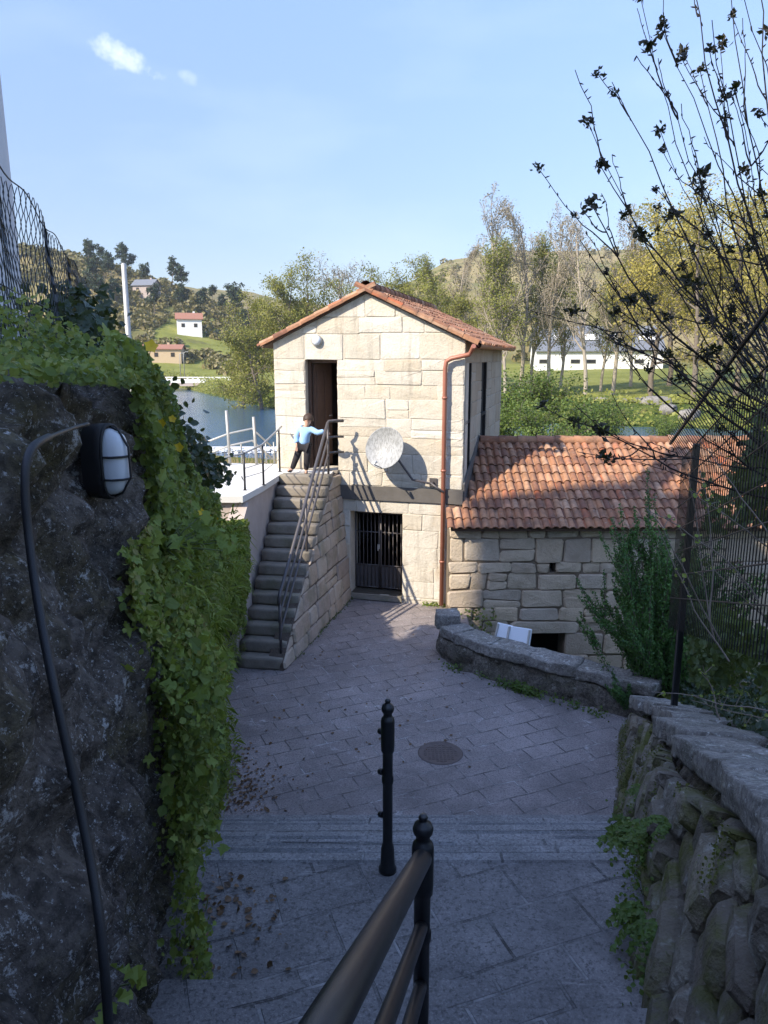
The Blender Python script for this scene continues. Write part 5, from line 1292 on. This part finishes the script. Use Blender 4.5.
# ------------------------------------------------------------------ vegetation close by
def growth(y, z):   # thickness of the growth on the left wall
    return .05 + (.30 - .12 * smooth(5, 7, y)) * max(0, .5 + .9 * mn.fractal((y * .9, z * 1.1, 5), 1, 2, 3))
def ivy_left():
    nr = np.random.default_rng(21)
    pos = []; nrm = []; sz = []; N = 0
    tries = 150000
    ys = nr.uniform(2.25, 11.2, tries); q = nr.random(tries); o = nr.random(tries); u = nr.random(tries)
    for y, a, b_, c in zip(ys, q, o, u):
        zb, zt = pathz(y), lerp(LTOP, y) + .12; z = zb + (zt - zb) * a; rel = a
        dens = smooth(2.3, 2.8, y + .45 * (rel - .45) + .35 * mn.noise((z * 2.2, y * 1.5, 7)))
        if y < 2.95 and 3.98 < z < 4.52: continue
        low = smooth(.02, .55, rel) if y > 6.2 else (.55 + .45 * smooth(.0, .25, rel))
        bare = 1 if y < 6.2 else smooth(-.25, .2, mn.noise((y * 1.1, z * 1.3, 9)) + (rel - .42) * 1.6)
        if y < 4.6: bare = max(.15, smooth(-.45, .05, mn.noise((y * 1.6, z * 1.2, 2)) + (rel - .2) * .5))
        if c > dens * low * bare: continue
        t = growth(y, z) * (.65 + .6 * rel) * (1 - .8 * smooth(.55, .95, rel) * (1 - smooth(5.5, 7.5, y))); x = XL(y) + .02 + t * b_ ** .5
        pos.append((x, y, z)); nrm.append((1, -.35, .45)); sz.append(min(.075, .012 + nr.exponential(.014)) * (1.0 if y < 6 else 1.3))
    pos, nrm, sz = map(np.array, (pos, nrm, sz))
    m = nr.random(len(pos)) < .55
    V, F = leaves(pos[m], nrm[m], sz[m], nr, 'oval', .5, .55); tag(npmesh('wall_ivy', V, F, M['ivy']), 'dense green ivy and weeds hanging over the left rock wall', 'ivy', kind='stuff')
    V, F = leaves(pos[~m], nrm[~m], sz[~m] * 1.15, nr, 'lobed', .1, .9); tag(npmesh('wall_weeds', V, F, M['weed']), 'paler lobed weeds mixed through the ivy on the left wall', 'weeds', kind='stuff')
    # thin grass blades between
    n = 9000; Y = nr.uniform(2.7, 10.5, n); A = nr.random(n); P = []; 
    for y, a in zip(Y, A):
        z = pathz(y) + (lerp(LTOP, y) + .1 - pathz(y)) * (.12 + .62 * a)
        if mn.noise((y * 1.3, z * 1.5, 14)) < .0: continue
        P.append((XL(y) + .05 + growth(y, z) * (.7 + .5 * a), y, z))
    P = np.array(P); n = len(P); d = nr.normal(0, .6, (n, 3)) + np.array([.7, -.4, .5]); d /= np.linalg.norm(d, axis=1, keepdims=True); L = nr.uniform(.04, .13, (n, 1)); sd = np.cross(d, nr.normal(0, 1, (n, 3))); sd /= np.linalg.norm(sd, axis=1, keepdims=True)
    drop = np.array([0, 0, -1.]) * L * .45
    V = np.stack([P - sd * .0035, P + sd * .0035, P + d * L * .6 + sd * .003, P + d * L + drop, P + d * L * .6 - sd * .003], 1).reshape(-1, 3); F = (np.arange(n) * 5)[:, None] + np.arange(5)[None]
    tag(npmesh('wall_grass', V, F, M['weed']), 'thin pale grass blades among the ivy on the left wall', 'grass', kind='stuff')
    # growth on top of the wall behind it, up to the fence
    n = 36000; Y = nr.uniform(1.5, 11, n); X0 = np.array([XL(y) for y in Y]); back = nr.random(n) ** 1.2 * 1.3; X = X0 - back + .12
    top = np.array([lerp(LTOP, y) for y in Y]); bump_ = np.array([.55 + .6 * mn.fractal((x * .9, y * .8, 1), 1, 2, 3) for x, y in zip(X, Y)])
    near = np.clip((Y - 1.2) / 1.6, .35, 1); H = (.04 + .46 * np.clip(bump_ - .1, 0, 1.2) ** 1.5 * (.5 + .5 * np.clip(back, 0, 1))) * near * np.interp(Y, [5, 7], [1, .55])
    Z = top - .05 + H * nr.random(n) ** .6
    pos = np.stack([X, Y, Z], 1); V, F = leaves(pos, np.tile([.4, -.5, .8], (n, 1)), nr.uniform(.014, .042, n) * np.interp(Y, [2, 5], [.7, 1.3]), nr, 'oval', .0, .9)
    tag(npmesh('bank_undergrowth', V, F, M['ivy']), 'bright undergrowth on top of the left wall below the fence', 'undergrowth', kind='stuff')
    # dark ivy climbing the fence end
    n = 5200; s = nr.random(n); t = nr.random(n)
    Yf = 4.3 + 3.2 * s; Xf = -1.02 - (Yf - 1.5) * .3164 + nr.normal(.05, .13, n); hh = np.interp(Yf, [4.3, 5.0, 6.0, 7.5], [.25, .62, .85, .35]) * (.75 + .25 * np.sin(Yf * 9)); Z = 4.35 + hh * t
    V, F = leaves(np.stack([Xf, Yf, Z], 1), np.tile([.5, -.7, .3], (n, 1)), nr.uniform(.05, .10, n), nr, 'lobed', .6, .6)
    tag(npmesh('fence_ivy', V, F, M['ivy_dark']), 'dark glossy ivy smothering the far end of the chain-link fence', 'ivy', kind='stuff')
    n = 1500; Yf = nr.uniform(7.2, 9.6, n); Z = 3.0 + nr.random(n) * np.interp(Yf, [7.2, 8, 9.6], [1.5, 1.0, .2]); X = -2.25 + nr.normal(0, .12, n)
    V, F = leaves(np.stack([X, Yf, Z], 1), np.tile([.5, -.7, .3], (n, 1)), nr.uniform(.06, .11, n), nr, 'oval', .3, .7)
    tag(npmesh('dark_shrub', V, F, M['ivy_dark']), 'dark broad-leaved evergreen shrub at the far end of the overgrown wall', 'shrub')
ivy_left()

def leafy_weed(loc, seed, n, size, label, mat='weed'):
    nr = np.random.default_rng(seed); rng = random.Random(seed); root = empty('leafy_weed', loc); tag(root, label, 'weed', 'weeds rooted in the left wall')
    b = MB(); P = []
    for k in range(n):
        d = Vector((rng.uniform(.3, 1), rng.uniform(-.9, .6), rng.uniform(-.2, 1))).normalized(); L = rng.uniform(.12, .30) * size / .07
        e = d * L + Vector((0, 0, -.3 * L * L)); b.tube([(0, 0, 0), d * L * .5, e], [.004, .003, .002], 5)
        for j in range(3): P.append(e + Vector((rng.gauss(0, .03), rng.gauss(0, .03), rng.gauss(0, .025))) * (size / .07))
    b.build('stems', M['twig_green'], root)
    P = np.array([tuple(p) for p in P]); V, F = leaves(P, np.tile([.6, -.6, .6], (len(P), 1)), size * nr.uniform(.6, 1.2, len(P)), nr, 'lobed', .3, .35); npmesh('leaves', V, F, M[mat], root)
leafy_weed((-.93, 3.05, 3.80), 1, 16, .062, 'large lobed pale-green weed growing from the rock just below the lamp')
leafy_weed((-.92, 3.25, 3.15), 2, 11, .052, 'lobed green weed on the rock between path edge and lamp, lower than the big one')
leafy_weed((-.74, 1.55, 3.05), 3, 5, .045, 'tiny yellowish weed sprouting from bare rock near the left edge')
leafy_weed((-.88, 2.9, 2.5), 4, 9, .06, 'bright green weed tuft low on the rock near the paving')

def flowers():
    rng = random.Random(12); k = 0; first = None
    for y, rel in ((3.3, .99), (3.8, .97), (4.2, .93), (3.6, .88), (4.6, .9), (5.2, .95), (5.6, .8), (6.4, .86), (7.2, .9), (8.0, .93), (6.8, .7), (4.4, .62), (3.9, .74), (5.0, .7), (7.6, .78), (3.5, .45), (4.8, .42), (8.6, .85)):
        z = pathz(y) + (lerp(LTOP, y) + .12 - pathz(y)) * rel; loc = Vector((XL(y) + .05 + growth(y, z) * (.65 + .6 * rel) * (1 - .8 * smooth(.55, .95, rel) * (1 - smooth(5.5, 7.5, y))), y - .02, z + .03))
        if first is None:
            first = empty('yellow_flower', loc); b = MB(); T = []
            for i in range(5):
                a = 2 * math.pi * i / 5; d = Vector((.35, -.9, .3)).normalized(); o = d.orthogonal().normalized(); o = Matrix.Rotation(a, 3, d) @ o; s = d.cross(o)
                b.add([d * 0, o * .018 + s * .014 + d * .006, o * .032 + d * .01, o * .018 - s * .014 + d * .006], [(0, 1, 2, 3)])
            b.build('petals', M['petal'], first); b = MB(); b.tube([(0, 0, 0), (-.03, .03, -.08), (-.06, .05, -.2)], .002, 4); b.build('stem', M['twig_green'], first); o = first
            tag(o, 'small yellow five-petalled flower among the ivy on the left wall', 'flower', 'yellow flowers in the ivy')
        else: o = copy_thing(first, loc, rng.uniform(-.6, .6), rng.uniform(.7, 1.15))
flowers()

def right_growth():
    nr = np.random.default_rng(33); rng = random.Random(33)
    # moss and small ferns on the rubble wall
    n = 14000; Y = nr.uniform(2.2, 8.2, n); a = nr.random(n); P = []; K = []
    for y, q in zip(Y, a):
        zb, zt = pathz(y), lerp(RTOP, y) - .16; z = zb + (zt - zb) * q
        if mn.noise((y * 1.5, z * 1.8, 4)) < .02 + .25 * q: continue
        x = XR(y) + .26 * (z - zb + .15) - .05 + .02 * nr.normal(); P.append((x, y, z))
    P = np.array(P); V, F = leaves(P, np.tile([-.9, -.3, .4], (len(P), 1)), nr.uniform(.006, .018, len(P)), nr, 'oval', .6, .7)
    tag(npmesh('wall_moss', V, F, M['moss']), 'moss tufts clinging to the right rubble wall', 'moss', kind='stuff')
    for k, (y, q, s, lab) in enumerate(((3.1, .12, .17, 'nearest'), (3.6, .40, .14, 'mid-wall'), (4.3, .1, .18, 'lower'), (3.3, .62, .11, 'upper'), (5.2, .15, .16, 'far'), (2.75, .35, .13, 'edge'), (4.9, .5, .12, 'high'), (3.9, .2, .2, 'low'))):
        zb, zt = pathz(y), lerp(RTOP, y) - .16; z = zb + (zt - zb) * q + .05; x = XR(y) + .26 * (z - zb + .15) - .04
        root = empty('wall_fern', (x, y, z)); tag(root, 'small green fern rooted in the joints of the right rubble wall', 'fern', 'ferns on the right wall')
        pos = []; nn = []; b = MB()
        for f in range(10):
            d = Vector((-rng.uniform(.4, 1), rng.uniform(-.9, .8), rng.uniform(0, .9))).normalized(); pts = []
            for i in range(9):
                t = i / 8; p = d * (s * t * 1.3) + Vector((0, 0, -s * .9 * t * t)); pts.append(p)
                sd = d.cross(Vector((0, 0, 1))).normalized()
                for sg in (-1, 1): pos.append(p + sd * sg * s * .16 * (1 - t)); nn.append((-.3, -.3, 1))
            b.tube(pts, .0015, 3, False)
        b.build('stalks', M['twig_green'], root)
        V, F = leaves(np.array([tuple(p) for p in pos]), np.array(nn, float), s * .26, nr, 'diamond', .2, .35); npmesh('fronds', V, F, M['fern'], root)
    # weeds at the foot of walls
    def footline(n, fn, hmax, name, lab, mat, sz):
        P = []
        while len(P) < n:
            x, y, z, w = fn(rng.random())
            if rng.random() > w: continue
            P.append((x + rng.gauss(0, .05), y + rng.gauss(0, .05), z + rng.random() ** 1.6 * hmax))
        P = np.array(P); V, F = leaves(P, np.tile([0, -.4, 1.], (n, 1)), nr.uniform(*sz, n), nr, 'oval', .1, .8); tag(npmesh(name, V, F, M[mat]), lab, 'weeds', kind='stuff')
    footline(800, lambda t: (XR(2.6 + 2.6 * t) - .02, 2.6 + 2.6 * t, pathz(2.6 + 2.6 * t), .5 + .5 * mn.noise((t * 14, 0, 0))), .28, 'wall_foot_weeds', 'weeds along the foot of the right rubble wall', 'fern', (.012, .03))
    def lw(t):
        x = 1.0 + 2.0 * t; y = 10.55 - .8 * (x - 1.0); return x - .08, y - .08, 0, max(0, mn.noise((t * 9, 3, 0)) + (.9 if .45 < t < .62 else .05))
    footline(900, lw, .12, 'parapet_weeds', 'small weeds along the foot of the low curved wall', 'fern', (.02, .045))
    footline(700, lambda t: (1.3 + .7 * t, 12.75, -1.3, .8), 1.45, 'corner_weeds', 'weeds in the corner between annex wall and parapet', 'ivy', (.03, .07))
    footline(420, lambda t: (.75 + .85 * t, 13.42 - .22 * t, 0, .7), .07, 'tower_foot_weeds', 'low green weeds along the sunlit foot of the tower', 'weed', (.02, .045))
    footline(700, lambda t: (-1.45 + .8 * t, 10.75 + 3.0 * t, 0, .3 + .3 * mn.noise((t * 9, 1, 0))), .06, 'stair_foot_weeds', 'thin weeds along the foot of the staircase side', 'fern', (.015, .035))
    # ground cover behind the wall
    n = 9000; Y = nr.uniform(2.6, 9.0, n); off = nr.random(n); XX = np.array([XR(min(y, 8.6)) for y in Y]) + .75 + off * 1.7; Z = np.array([hground(x, y) for x, y in zip(XX, Y)]) + nr.random(n) ** 1.6 * np.where(off > .25, .75, .25)
    V, F = leaves(np.stack([XX, Y, Z], 1), np.tile([-.4, -.4, .8], (n, 1)), nr.uniform(.03, .07, n), nr, 'oval', .2, .8); tag(npmesh('bank_groundcover', V, F, M['ivy_dark']), 'dark undergrowth on the bank behind the right wall', 'undergrowth', kind='stuff')
    # dark ivy hung on the fence
    n = 12000; Y = 3.4 + 4.4 * nr.random(n); zt = EYE + .10 - .32 * (Y - 4.6); X = 1.153 + .254 * Y + .16 + np.abs(nr.normal(0, .18, n)); Z = zt - .42 - nr.random(n) ** .8 * 1.9 - .25 * np.sin(Y * 2.1)
    m = np.array([mn.noise((y * .9, z * .9, 6)) > -.02 for y, z in zip(Y, Z)]); P = np.stack([X, Y, Z], 1)[m]
    V, F = leaves(P, np.tile([-.8, -.5, .2], (len(P), 1)), nr.uniform(.04, .09, len(P)), nr, 'oval', .6, .6); tag(npmesh('fence_creeper', V, F, M['creeper']), 'dark creeper hanging behind the bars of the right fence', 'creeper', kind='stuff')
right_growth()

def conifer():
    rng = random.Random(17); nr = np.random.default_rng(17); base = Vector((3.72, 9.35, -.5)); root = empty('conifer_shrub', base)
    tag(root, 'dark green spreading conifer with finger-like sprays between parapet and fence', 'shrub')
    b = MB(); pos = []; nm = []
    def plume(st, d, L, R0, n):
        pts = [st + d * (L * t) + Vector((0, 0, .22 * L * t * t)) for t in (0, .25, .5, .75, 1)]
        b.tube(pts, [.014, .011, .008, .006, .003], 4, False)
        for i in range(n):
            t = rng.uniform(.05, 1.0) ; p = st + d * (L * t) + Vector((0, 0, .22 * L * t * t)); R = R0 * (1.04 - t) ** .55
            q = Vector((rng.gauss(0, 1), rng.gauss(0, 1), rng.gauss(0, 1))).normalized(); pos.append(p + q * R * rng.uniform(.45, 1)); nm.append(q + d * .5)
        return pts
    for k in range(92):
        a = rng.uniform(0, math.pi * 2); el = rng.uniform(.5, 1.45)
        d = Vector((math.cos(a) * math.cos(el), math.sin(a) * math.cos(el) * .8, math.sin(el))); L = rng.uniform(1.15, 2.1) * (.6 + .42 * math.sin(el)); st = Vector((.1 * rng.gauss(0, 1), .1 * rng.gauss(0, 1), rng.uniform(0, 1.15)))
        pts = plume(st, d, L, .135, 540)
        for j in range(5):
            i = rng.randint(1, 3); q = Vector((rng.gauss(0, 1), rng.gauss(0, 1), rng.gauss(.2, .6))).normalized(); plume(pts[i], (d + q * .55).normalized(), rng.uniform(.25, .55), .08, 190)
    b.build('branches', M['bark'], root)
    V, F = leaves(np.array([tuple(p) for p in pos]), np.array([tuple(p) for p in nm]), nr.uniform(.02, .042, len(pos)), nr, 'diamond', -.6, .5); npmesh('foliage', V, F, M['conifer'], root)
conifer()

def at_img(px, py, y):
    """world point at depth y seen at an image position (used to read the shape of the near branches)"""
    r = Vector(((px - 384) / 740, math.cos(P0) - (py - 512) / 740 * math.sin(P0), -math.sin(P0) - (py - 512) / 740 * math.cos(P0))); r = r / r.y * y
    return Vector((r.x, y, EYE + r.z))
def twig_tree():
    rng = random.Random(23); nr = np.random.default_rng(23); base = at_img(858, 540, 4.9); base.z = 2.2
    root = empty('budding_tree', base); tag(root, 'bare dark-branched tree with scattered leaf clusters arching in from the right edge', 'tree')
    b = MB(); pos = []; nm = []; sz = []; fork = at_img(850, 470, 4.9) - base
    b.tube([(0, 0, -.5), fork * .5 + Vector((.03, 0, 0)), fork], [.075, .065, .055], 10)
    def cluster(p, big=1.0):
        pos = []; nm = []; sz = []
        V = []; F = []
        for _ in range(rng.randint(24, 36)):
            q = Vector((rng.gauss(0, 1), rng.gauss(0, 1), rng.gauss(.25, .9))).normalized(); o = q.orthogonal().normalized(); o = Matrix.Rotation(rng.random() * 6.28, 3, q) @ o
            st = p + Vector((rng.gauss(0, .013), rng.gauss(0, .013), rng.gauss(0, .011))) * big; l = rng.uniform(.018, .046) * big; w = l * rng.uniform(.22, .34); k = len(V); c = q.cross(o) * l * .12
            V += [tuple(st), tuple(st + q * l * .5 + o * w + c), tuple(st + q * l), tuple(st + q * l * .5 - o * w + c)]; F.append((k, k + 1, k + 2, k + 3))
        npmesh('leaf_cluster', V, F, M['bud_dark'], root)
    def stem(p0, p1, r0, bend, lev):
        L = (p1 - p0).length; n = 9 if L < .9 else 16; pts = []; sag = Vector((rng.gauss(0, .5), rng.gauss(0, .5), -1)).normalized() * bend * L
        for i in range(n + 1):
            t = i / n; p = p0.lerp(p1, t) + sag * (t * (1 - t) * 2); p += (mn.noise_vector(p * 3 + Vector((lev * 9, 0, 0))) * .034 + mn.noise_vector(p * 13 + Vector((lev * 5, 0, 0))) * .010) * (1 if 0 < i < n else 0); pts.append(p)
        b.tube(pts, [max(.0022, r0 * (1 - .78 * i / n)) for i in range(n + 1)], 6, False)
        for i in range(2, n):                                       # buds
            if rng.random() < .8:
                p = pts[i].lerp(pts[i + 1] if i < n else pts[i], rng.random()); q = Vector((rng.gauss(0, 1), rng.gauss(0, 1), rng.gauss(0, 1))).normalized(); b.tube([p, p + q * .016, p + q * .030], [.004, .005, .001], 4, False)
        return pts
    ends = [(640, -5, 5.3), (612, 82, 5.1), (588, 122, 4.8), (592, 205, 4.7), (580, 240, 4.9), (574, 312, 4.6), (590, 292, 5.2), (662, 30, 5.2), (690, -30, 5.0), (722, -60, 4.9), (755, -80, 5.4), (790, -80, 5.2), (660, 130, 5.5), (700, 70, 5.6),
            (630, 300, 5.3), (640, 235, 4.6), (575, 405, 4.4), (600, 430, 4.5), (735, 90, 4.4), (672, 215, 5.6), (768, 30, 5.7), (712, 20, 4.3), (648, 45, 4.5), (600, 165, 5.3), (620, 345, 4.9), (700, 175, 4.6), (742, -10, 4.6), (690, 285, 4.4), (745, 170, 5.5)]
    fk = fork
    for k, (px, py, y) in enumerate(ends):
        e = at_img(px, py, y) - base; s = fk + Vector((rng.uniform(-.05, .12), rng.uniform(-.1, .1), rng.uniform(-.35, .25)))
        pts = stem(s, e, rng.uniform(.0065, .0135), rng.uniform(.10, .22), k)
        if rng.random() < .9: cluster(pts[-1], rng.uniform(1.0, 1.5))
        for j in range(rng.randint(4, 6)):
            m_ = len(pts) - 1; i = rng.randint(m_ // 3, m_ - 1); d = (pts[i + 1] - pts[i - 1]).normalized(); q = Vector((rng.gauss(-.2, .5), rng.gauss(0, .5), rng.gauss(.35, .5))); d2 = (d + q * .75).normalized(); l = rng.uniform(.2, .75)
            sub = stem(pts[i], pts[i] + d2 * l, .0048, .1, 50 + k * 5 + j)
            r = rng.random()
            if r < .45: cluster(sub[-1], rng.uniform(.7, 1.25))
            if r < .18: cluster(sub[5], rng.uniform(.6, 1.0))
    b.build('branches', M['bark_dark'], root)
twig_tree()
def pale_shrub():
    rng = random.Random(29); nr = np.random.default_rng(29); base = at_img(742, 720, 4.1); root = empty('bare_shrub', base); tag(root, 'straggly pale-stemmed shrub in front of the right fence', 'shrub')
    b = MB(); pos = []
    S_ = [((715, 640), (698, 560), (690, 470)), ((712, 620), (718, 540), (700, 470)), ((720, 640), (680, 560), (648, 505)), ((725, 660), (690, 600), (655, 525)), ((760, 600), (720, 545), (650, 510)), ((790, 560), (735, 520), (690, 490)), ((800, 690), (760, 600), (730, 565)), ((790, 640), (745, 600), (705, 560)), ((795, 720), (720, 700), (652, 690)), ((795, 725), (740, 715), (690, 700)), ((790, 560), (740, 500), (700, 440)), ((720, 720), (708, 680), (703, 665))]
    for k, S3 in enumerate(S_):
        y = rng.uniform(3.9, 4.5); P = [at_img(px, py, y + rng.uniform(-.1, .1)) - base for px, py in S3]; pts = [P[0] * (1 - t) ** 2 + P[1] * (2 * t * (1 - t)) + P[2] * t * t for t in [i / 10 for i in range(11)]]
        pts = [p + mn.noise_vector(p * 4) * .03 + mn.noise_vector(p * 15) * .006 for p in pts]; b.tube(pts, [.0052 - .00034 * i for i in range(11)], 6, False)
        for i in range(3, 10):
            if rng.random() < .5: q = Vector((rng.gauss(0, 1), rng.gauss(0, .5), rng.gauss(.3, 1))).normalized(); e = pts[i] + q * rng.uniform(.03, .10); b.tube([pts[i], e], [.003, .0015], 4, False); pos.append(e); pos.append(pts[i])
    b.build('stems', M['twig_pale'], root)
    V, F = leaves(np.array([tuple(p) for p in pos]), np.tile([-.3, -.6, .6], (len(pos), 1)), nr.uniform(.015, .035, len(pos)), nr, 'oval', -.4, .6); npmesh('leaves', V, F, M['weed'], root)
pale_shrub()

def litter():
    nr = np.random.default_rng(51); n = 420; Y = nr.normal(7.2, .5, n); X = np.array([XL(y) for y in Y]) + .25 + np.abs(nr.normal(0, .28, n)); Z = np.full(n, .012)
    m = (Y > 6.85); P = np.stack([X, Y, Z], 1)[m]; n2 = 160; Yb = nr.uniform(7.5, 12, n2); Xb = nr.uniform(-2, 1.2, n2); P = np.concatenate([P, np.stack([Xb, Yb, np.full(n2, .01)], 1), np.stack([-.95 + np.abs(nr.normal(0, .22, 120)), nr.uniform(2.75, 3.6, 120), np.full(120, 1.812)], 1)])
    V, F = leaves(P, np.tile([0, 0, 1.], (len(P), 1)), nr.uniform(.012, .05, len(P)) , nr, 'oval', 0, .3); tag(npmesh('leaf_litter', V, F, M['dry_leaf']), 'dry brown fallen leaves scattered on the paving', 'leaves', kind='stuff')
litter()

# ------------------------------------------------------------------ child at the top of the stairs
def person():
    """a child leaning on the stair rail, weight on one leg, arm stretched to the rail"""
    H = Vector((-1.50, 13.52, 2.505))
    J = {'pel': (.0, 0, .52), 'waist': (.0, .0, .62), 'chest': (.01, -.01, .76), 'neck': (.03, -.01, .865), 'head0': (.05, -.015, .93), 'head1': (.06, -.02, 1.0), 'head2': (.06, -.015, 1.06),
         'hipR': (.07, 0, .50), 'kneeR': (.07, -.02, .27), 'ankR': (.06, .0, .055), 'toeR': (.085, -.11, .03), 'hipL': (-.07, 0, .50), 'kneeL': (-.13, -.02, .28), 'ankL': (-.21, .01, .055), 'toeL': (-.27, -.07, .03),
         'shR': (.12, -.01, .835), 'elR': (.26, -.07, .775), 'wrR': (.40, -.07, .83), 'shL': (-.09, -.01, .825), 'elL': (-.15, -.02, .66), 'wrL': (-.12, -.08, .53)}
    R = {'pel': .085, 'waist': .078, 'chest': .085, 'neck': .036, 'head0': .055, 'head1': .083, 'head2': .06, 'hipR': .062, 'kneeR': .044, 'ankR': .03, 'toeR': .024, 'hipL': .062, 'kneeL': .044, 'ankL': .03, 'toeL': .024,
         'shR': .04, 'elR': .03, 'wrR': .021, 'shL': .04, 'elL': .03, 'wrL': .021}
    E = [('pel', 'waist'), ('waist', 'chest'), ('chest', 'neck'), ('neck', 'head0'), ('head0', 'head1'), ('head1', 'head2'), ('pel', 'hipR'), ('hipR', 'kneeR'), ('kneeR', 'ankR'), ('ankR', 'toeR'), ('pel', 'hipL'), ('hipL', 'kneeL'), ('kneeL', 'ankL'), ('ankL', 'toeL'), ('chest', 'shR'), ('shR', 'elR'), ('elR', 'wrR'), ('chest', 'shL'), ('shL', 'elL'), ('elL', 'wrL')]
    # hands: palm and five fingers each
    for s, w, fw in (('R', Vector(J['wrR']), Vector((.9, -.25, -.35)).normalized()), ('L', Vector(J['wrL']), Vector((.1, -.3, -1)).normalized())):
        sd = fw.cross(Vector((0, 0, 1))).normalized(); J['pm' + s] = tuple(w + fw * .045); R['pm' + s] = .019; E.append(('wr' + s, 'pm' + s))
        for i, (o, l) in enumerate(((-.018, .036), (-.006, .042), (.006, .039), (.017, .03))):
            k = Vector(J['pm' + s]) + fw * .016 + sd * o; J[f'a{i}{s}'] = tuple(k); J[f'b{i}{s}'] = tuple(k + fw * l * .6 + Vector((0, 0, -.012))); J[f'c{i}{s}'] = tuple(k + fw * l * .8 + Vector((0, 0, -.03)))
            R[f'a{i}{s}'] = .0065; R[f'b{i}{s}'] = .006; R[f'c{i}{s}'] = .005; E += [('pm' + s, f'a{i}{s}'), (f'a{i}{s}', f'b{i}{s}'), (f'b{i}{s}', f'c{i}{s}')]
        t = w + fw * .02 - sd * .02; J['t0' + s] = tuple(t); J['t1' + s] = tuple(t + fw * .03 - sd * .014); R['t0' + s] = .009; R['t1' + s] = .006; E += [('wr' + s, 't0' + s), ('t0' + s, 't1' + s)]
    def skin(name, names, edges, radd, mat, parent=None, sub=2, move=None):
        idx = {n: i for i, n in enumerate(names)}; me = bpy.data.meshes.new(name); me.from_pydata([J[n] for n in names], [(idx[a], idx[c]) for a, c in edges], [])
        o = bpy.data.objects.new(name, me); COL.objects.link(o); mod = o.modifiers.new('skin', 'SKIN'); mod.use_smooth_shade = True
        for n in names: d = me.skin_vertices[0].data[idx[n]]; r = R[n] + radd; d.radius = (r, r); d.use_root = (n == names[0])
        o.modifiers.new('sub', 'SUBSURF').levels = sub; o.modifiers['sub'].render_levels = sub
        dg = bpy.context.evaluated_depsgraph_get(); ev = o.evaluated_get(dg); m2 = bpy.data.meshes.new_from_object(ev); bpy.data.objects.remove(o); bpy.data.meshes.remove(me)
        m2.name = name; m2.materials.clear(); m2.materials.append(mat); o = bpy.data.objects.new(name, m2); COL.objects.link(o); o.parent = parent
        m2.polygons.foreach_set('use_smooth', [True] * len(m2.polygons)); return o
    body = skin('person', list(J), E, 0, M['skin']); body.location = H; body.rotation_euler = (0, rad(4), rad(-8))
    tag(body, 'child in light blue top and dark trousers leaning on the stair rail', 'person')
    up = ['chest', 'pel', 'waist', 'neck', 'shR', 'elR', 'wrR', 'shL', 'elL', 'wrL']; J['neck'] = (.022, -.01, .845); R['pel'] = .09
    J['wrR'] = tuple(Vector(J['wrR']).lerp(Vector(J['elR']), .12)); J['wrL'] = tuple(Vector(J['wrL']).lerp(Vector(J['elL']), .15))
    R['neck'] = .04; skin('shirt', up, [e for e in E if e[0] in up and e[1] in up], .023, M['shirt'], body)
    lo = ['pel', 'hipR', 'kneeR', 'ankR', 'hipL', 'kneeL', 'ankL']; R['pel'] = .078; skin('trousers', lo, [e for e in E if e[0] in lo and e[1] in lo], .019, M['trousers'], body)
    for s in 'RL':
        J['h' + s] = tuple(Vector(J['ank' + s]) + Vector((0, .02, -.02))); R['h' + s] = .03; R['toe' + s] = .026; skin('shoe', ['h' + s, 'toe' + s], [('h' + s, 'toe' + s)], .006, M['shoe'], body)
    # hair cap, ears, nose, eyes
    hc = Vector((.058, -.008, 1.005)); b = MB(); Rr = .098
    prof = [(Rr * math.sin(a), Rr * 1.12 * math.cos(a)) for a in [math.pi * .60 * (1 - k / 8) for k in range(9)]]
    b.lathe(prof, hc, 16, Matrix.Rotation(rad(-24), 3, 'X')); b.build('hair', M['hair'], body)
    b = MB()
    for sx in (-1, 1): b.lathe([(.0, .012), (.010, .008), (.012, 0), (.009, -.01), (0, -.014)], hc + Vector((sx * .027, -.086, -.005)), 8)
    b.build('eyes', M['hair'], body)
    b = MB(); b.tube([hc + Vector((0, -.080, .0)), hc + Vector((0, -.102, -.028)), hc + Vector((0, -.088, -.034))], [.006, .012, .007], 8)
    for sx in (-1, 1): b.lathe([(0, .02), (.012, .012), (.014, 0), (.01, -.014), (0, -.02)], hc + Vector((sx * .085, .0, -.015)), 8)
    b.build('nose_and_ears', M['skin'], body)
person()
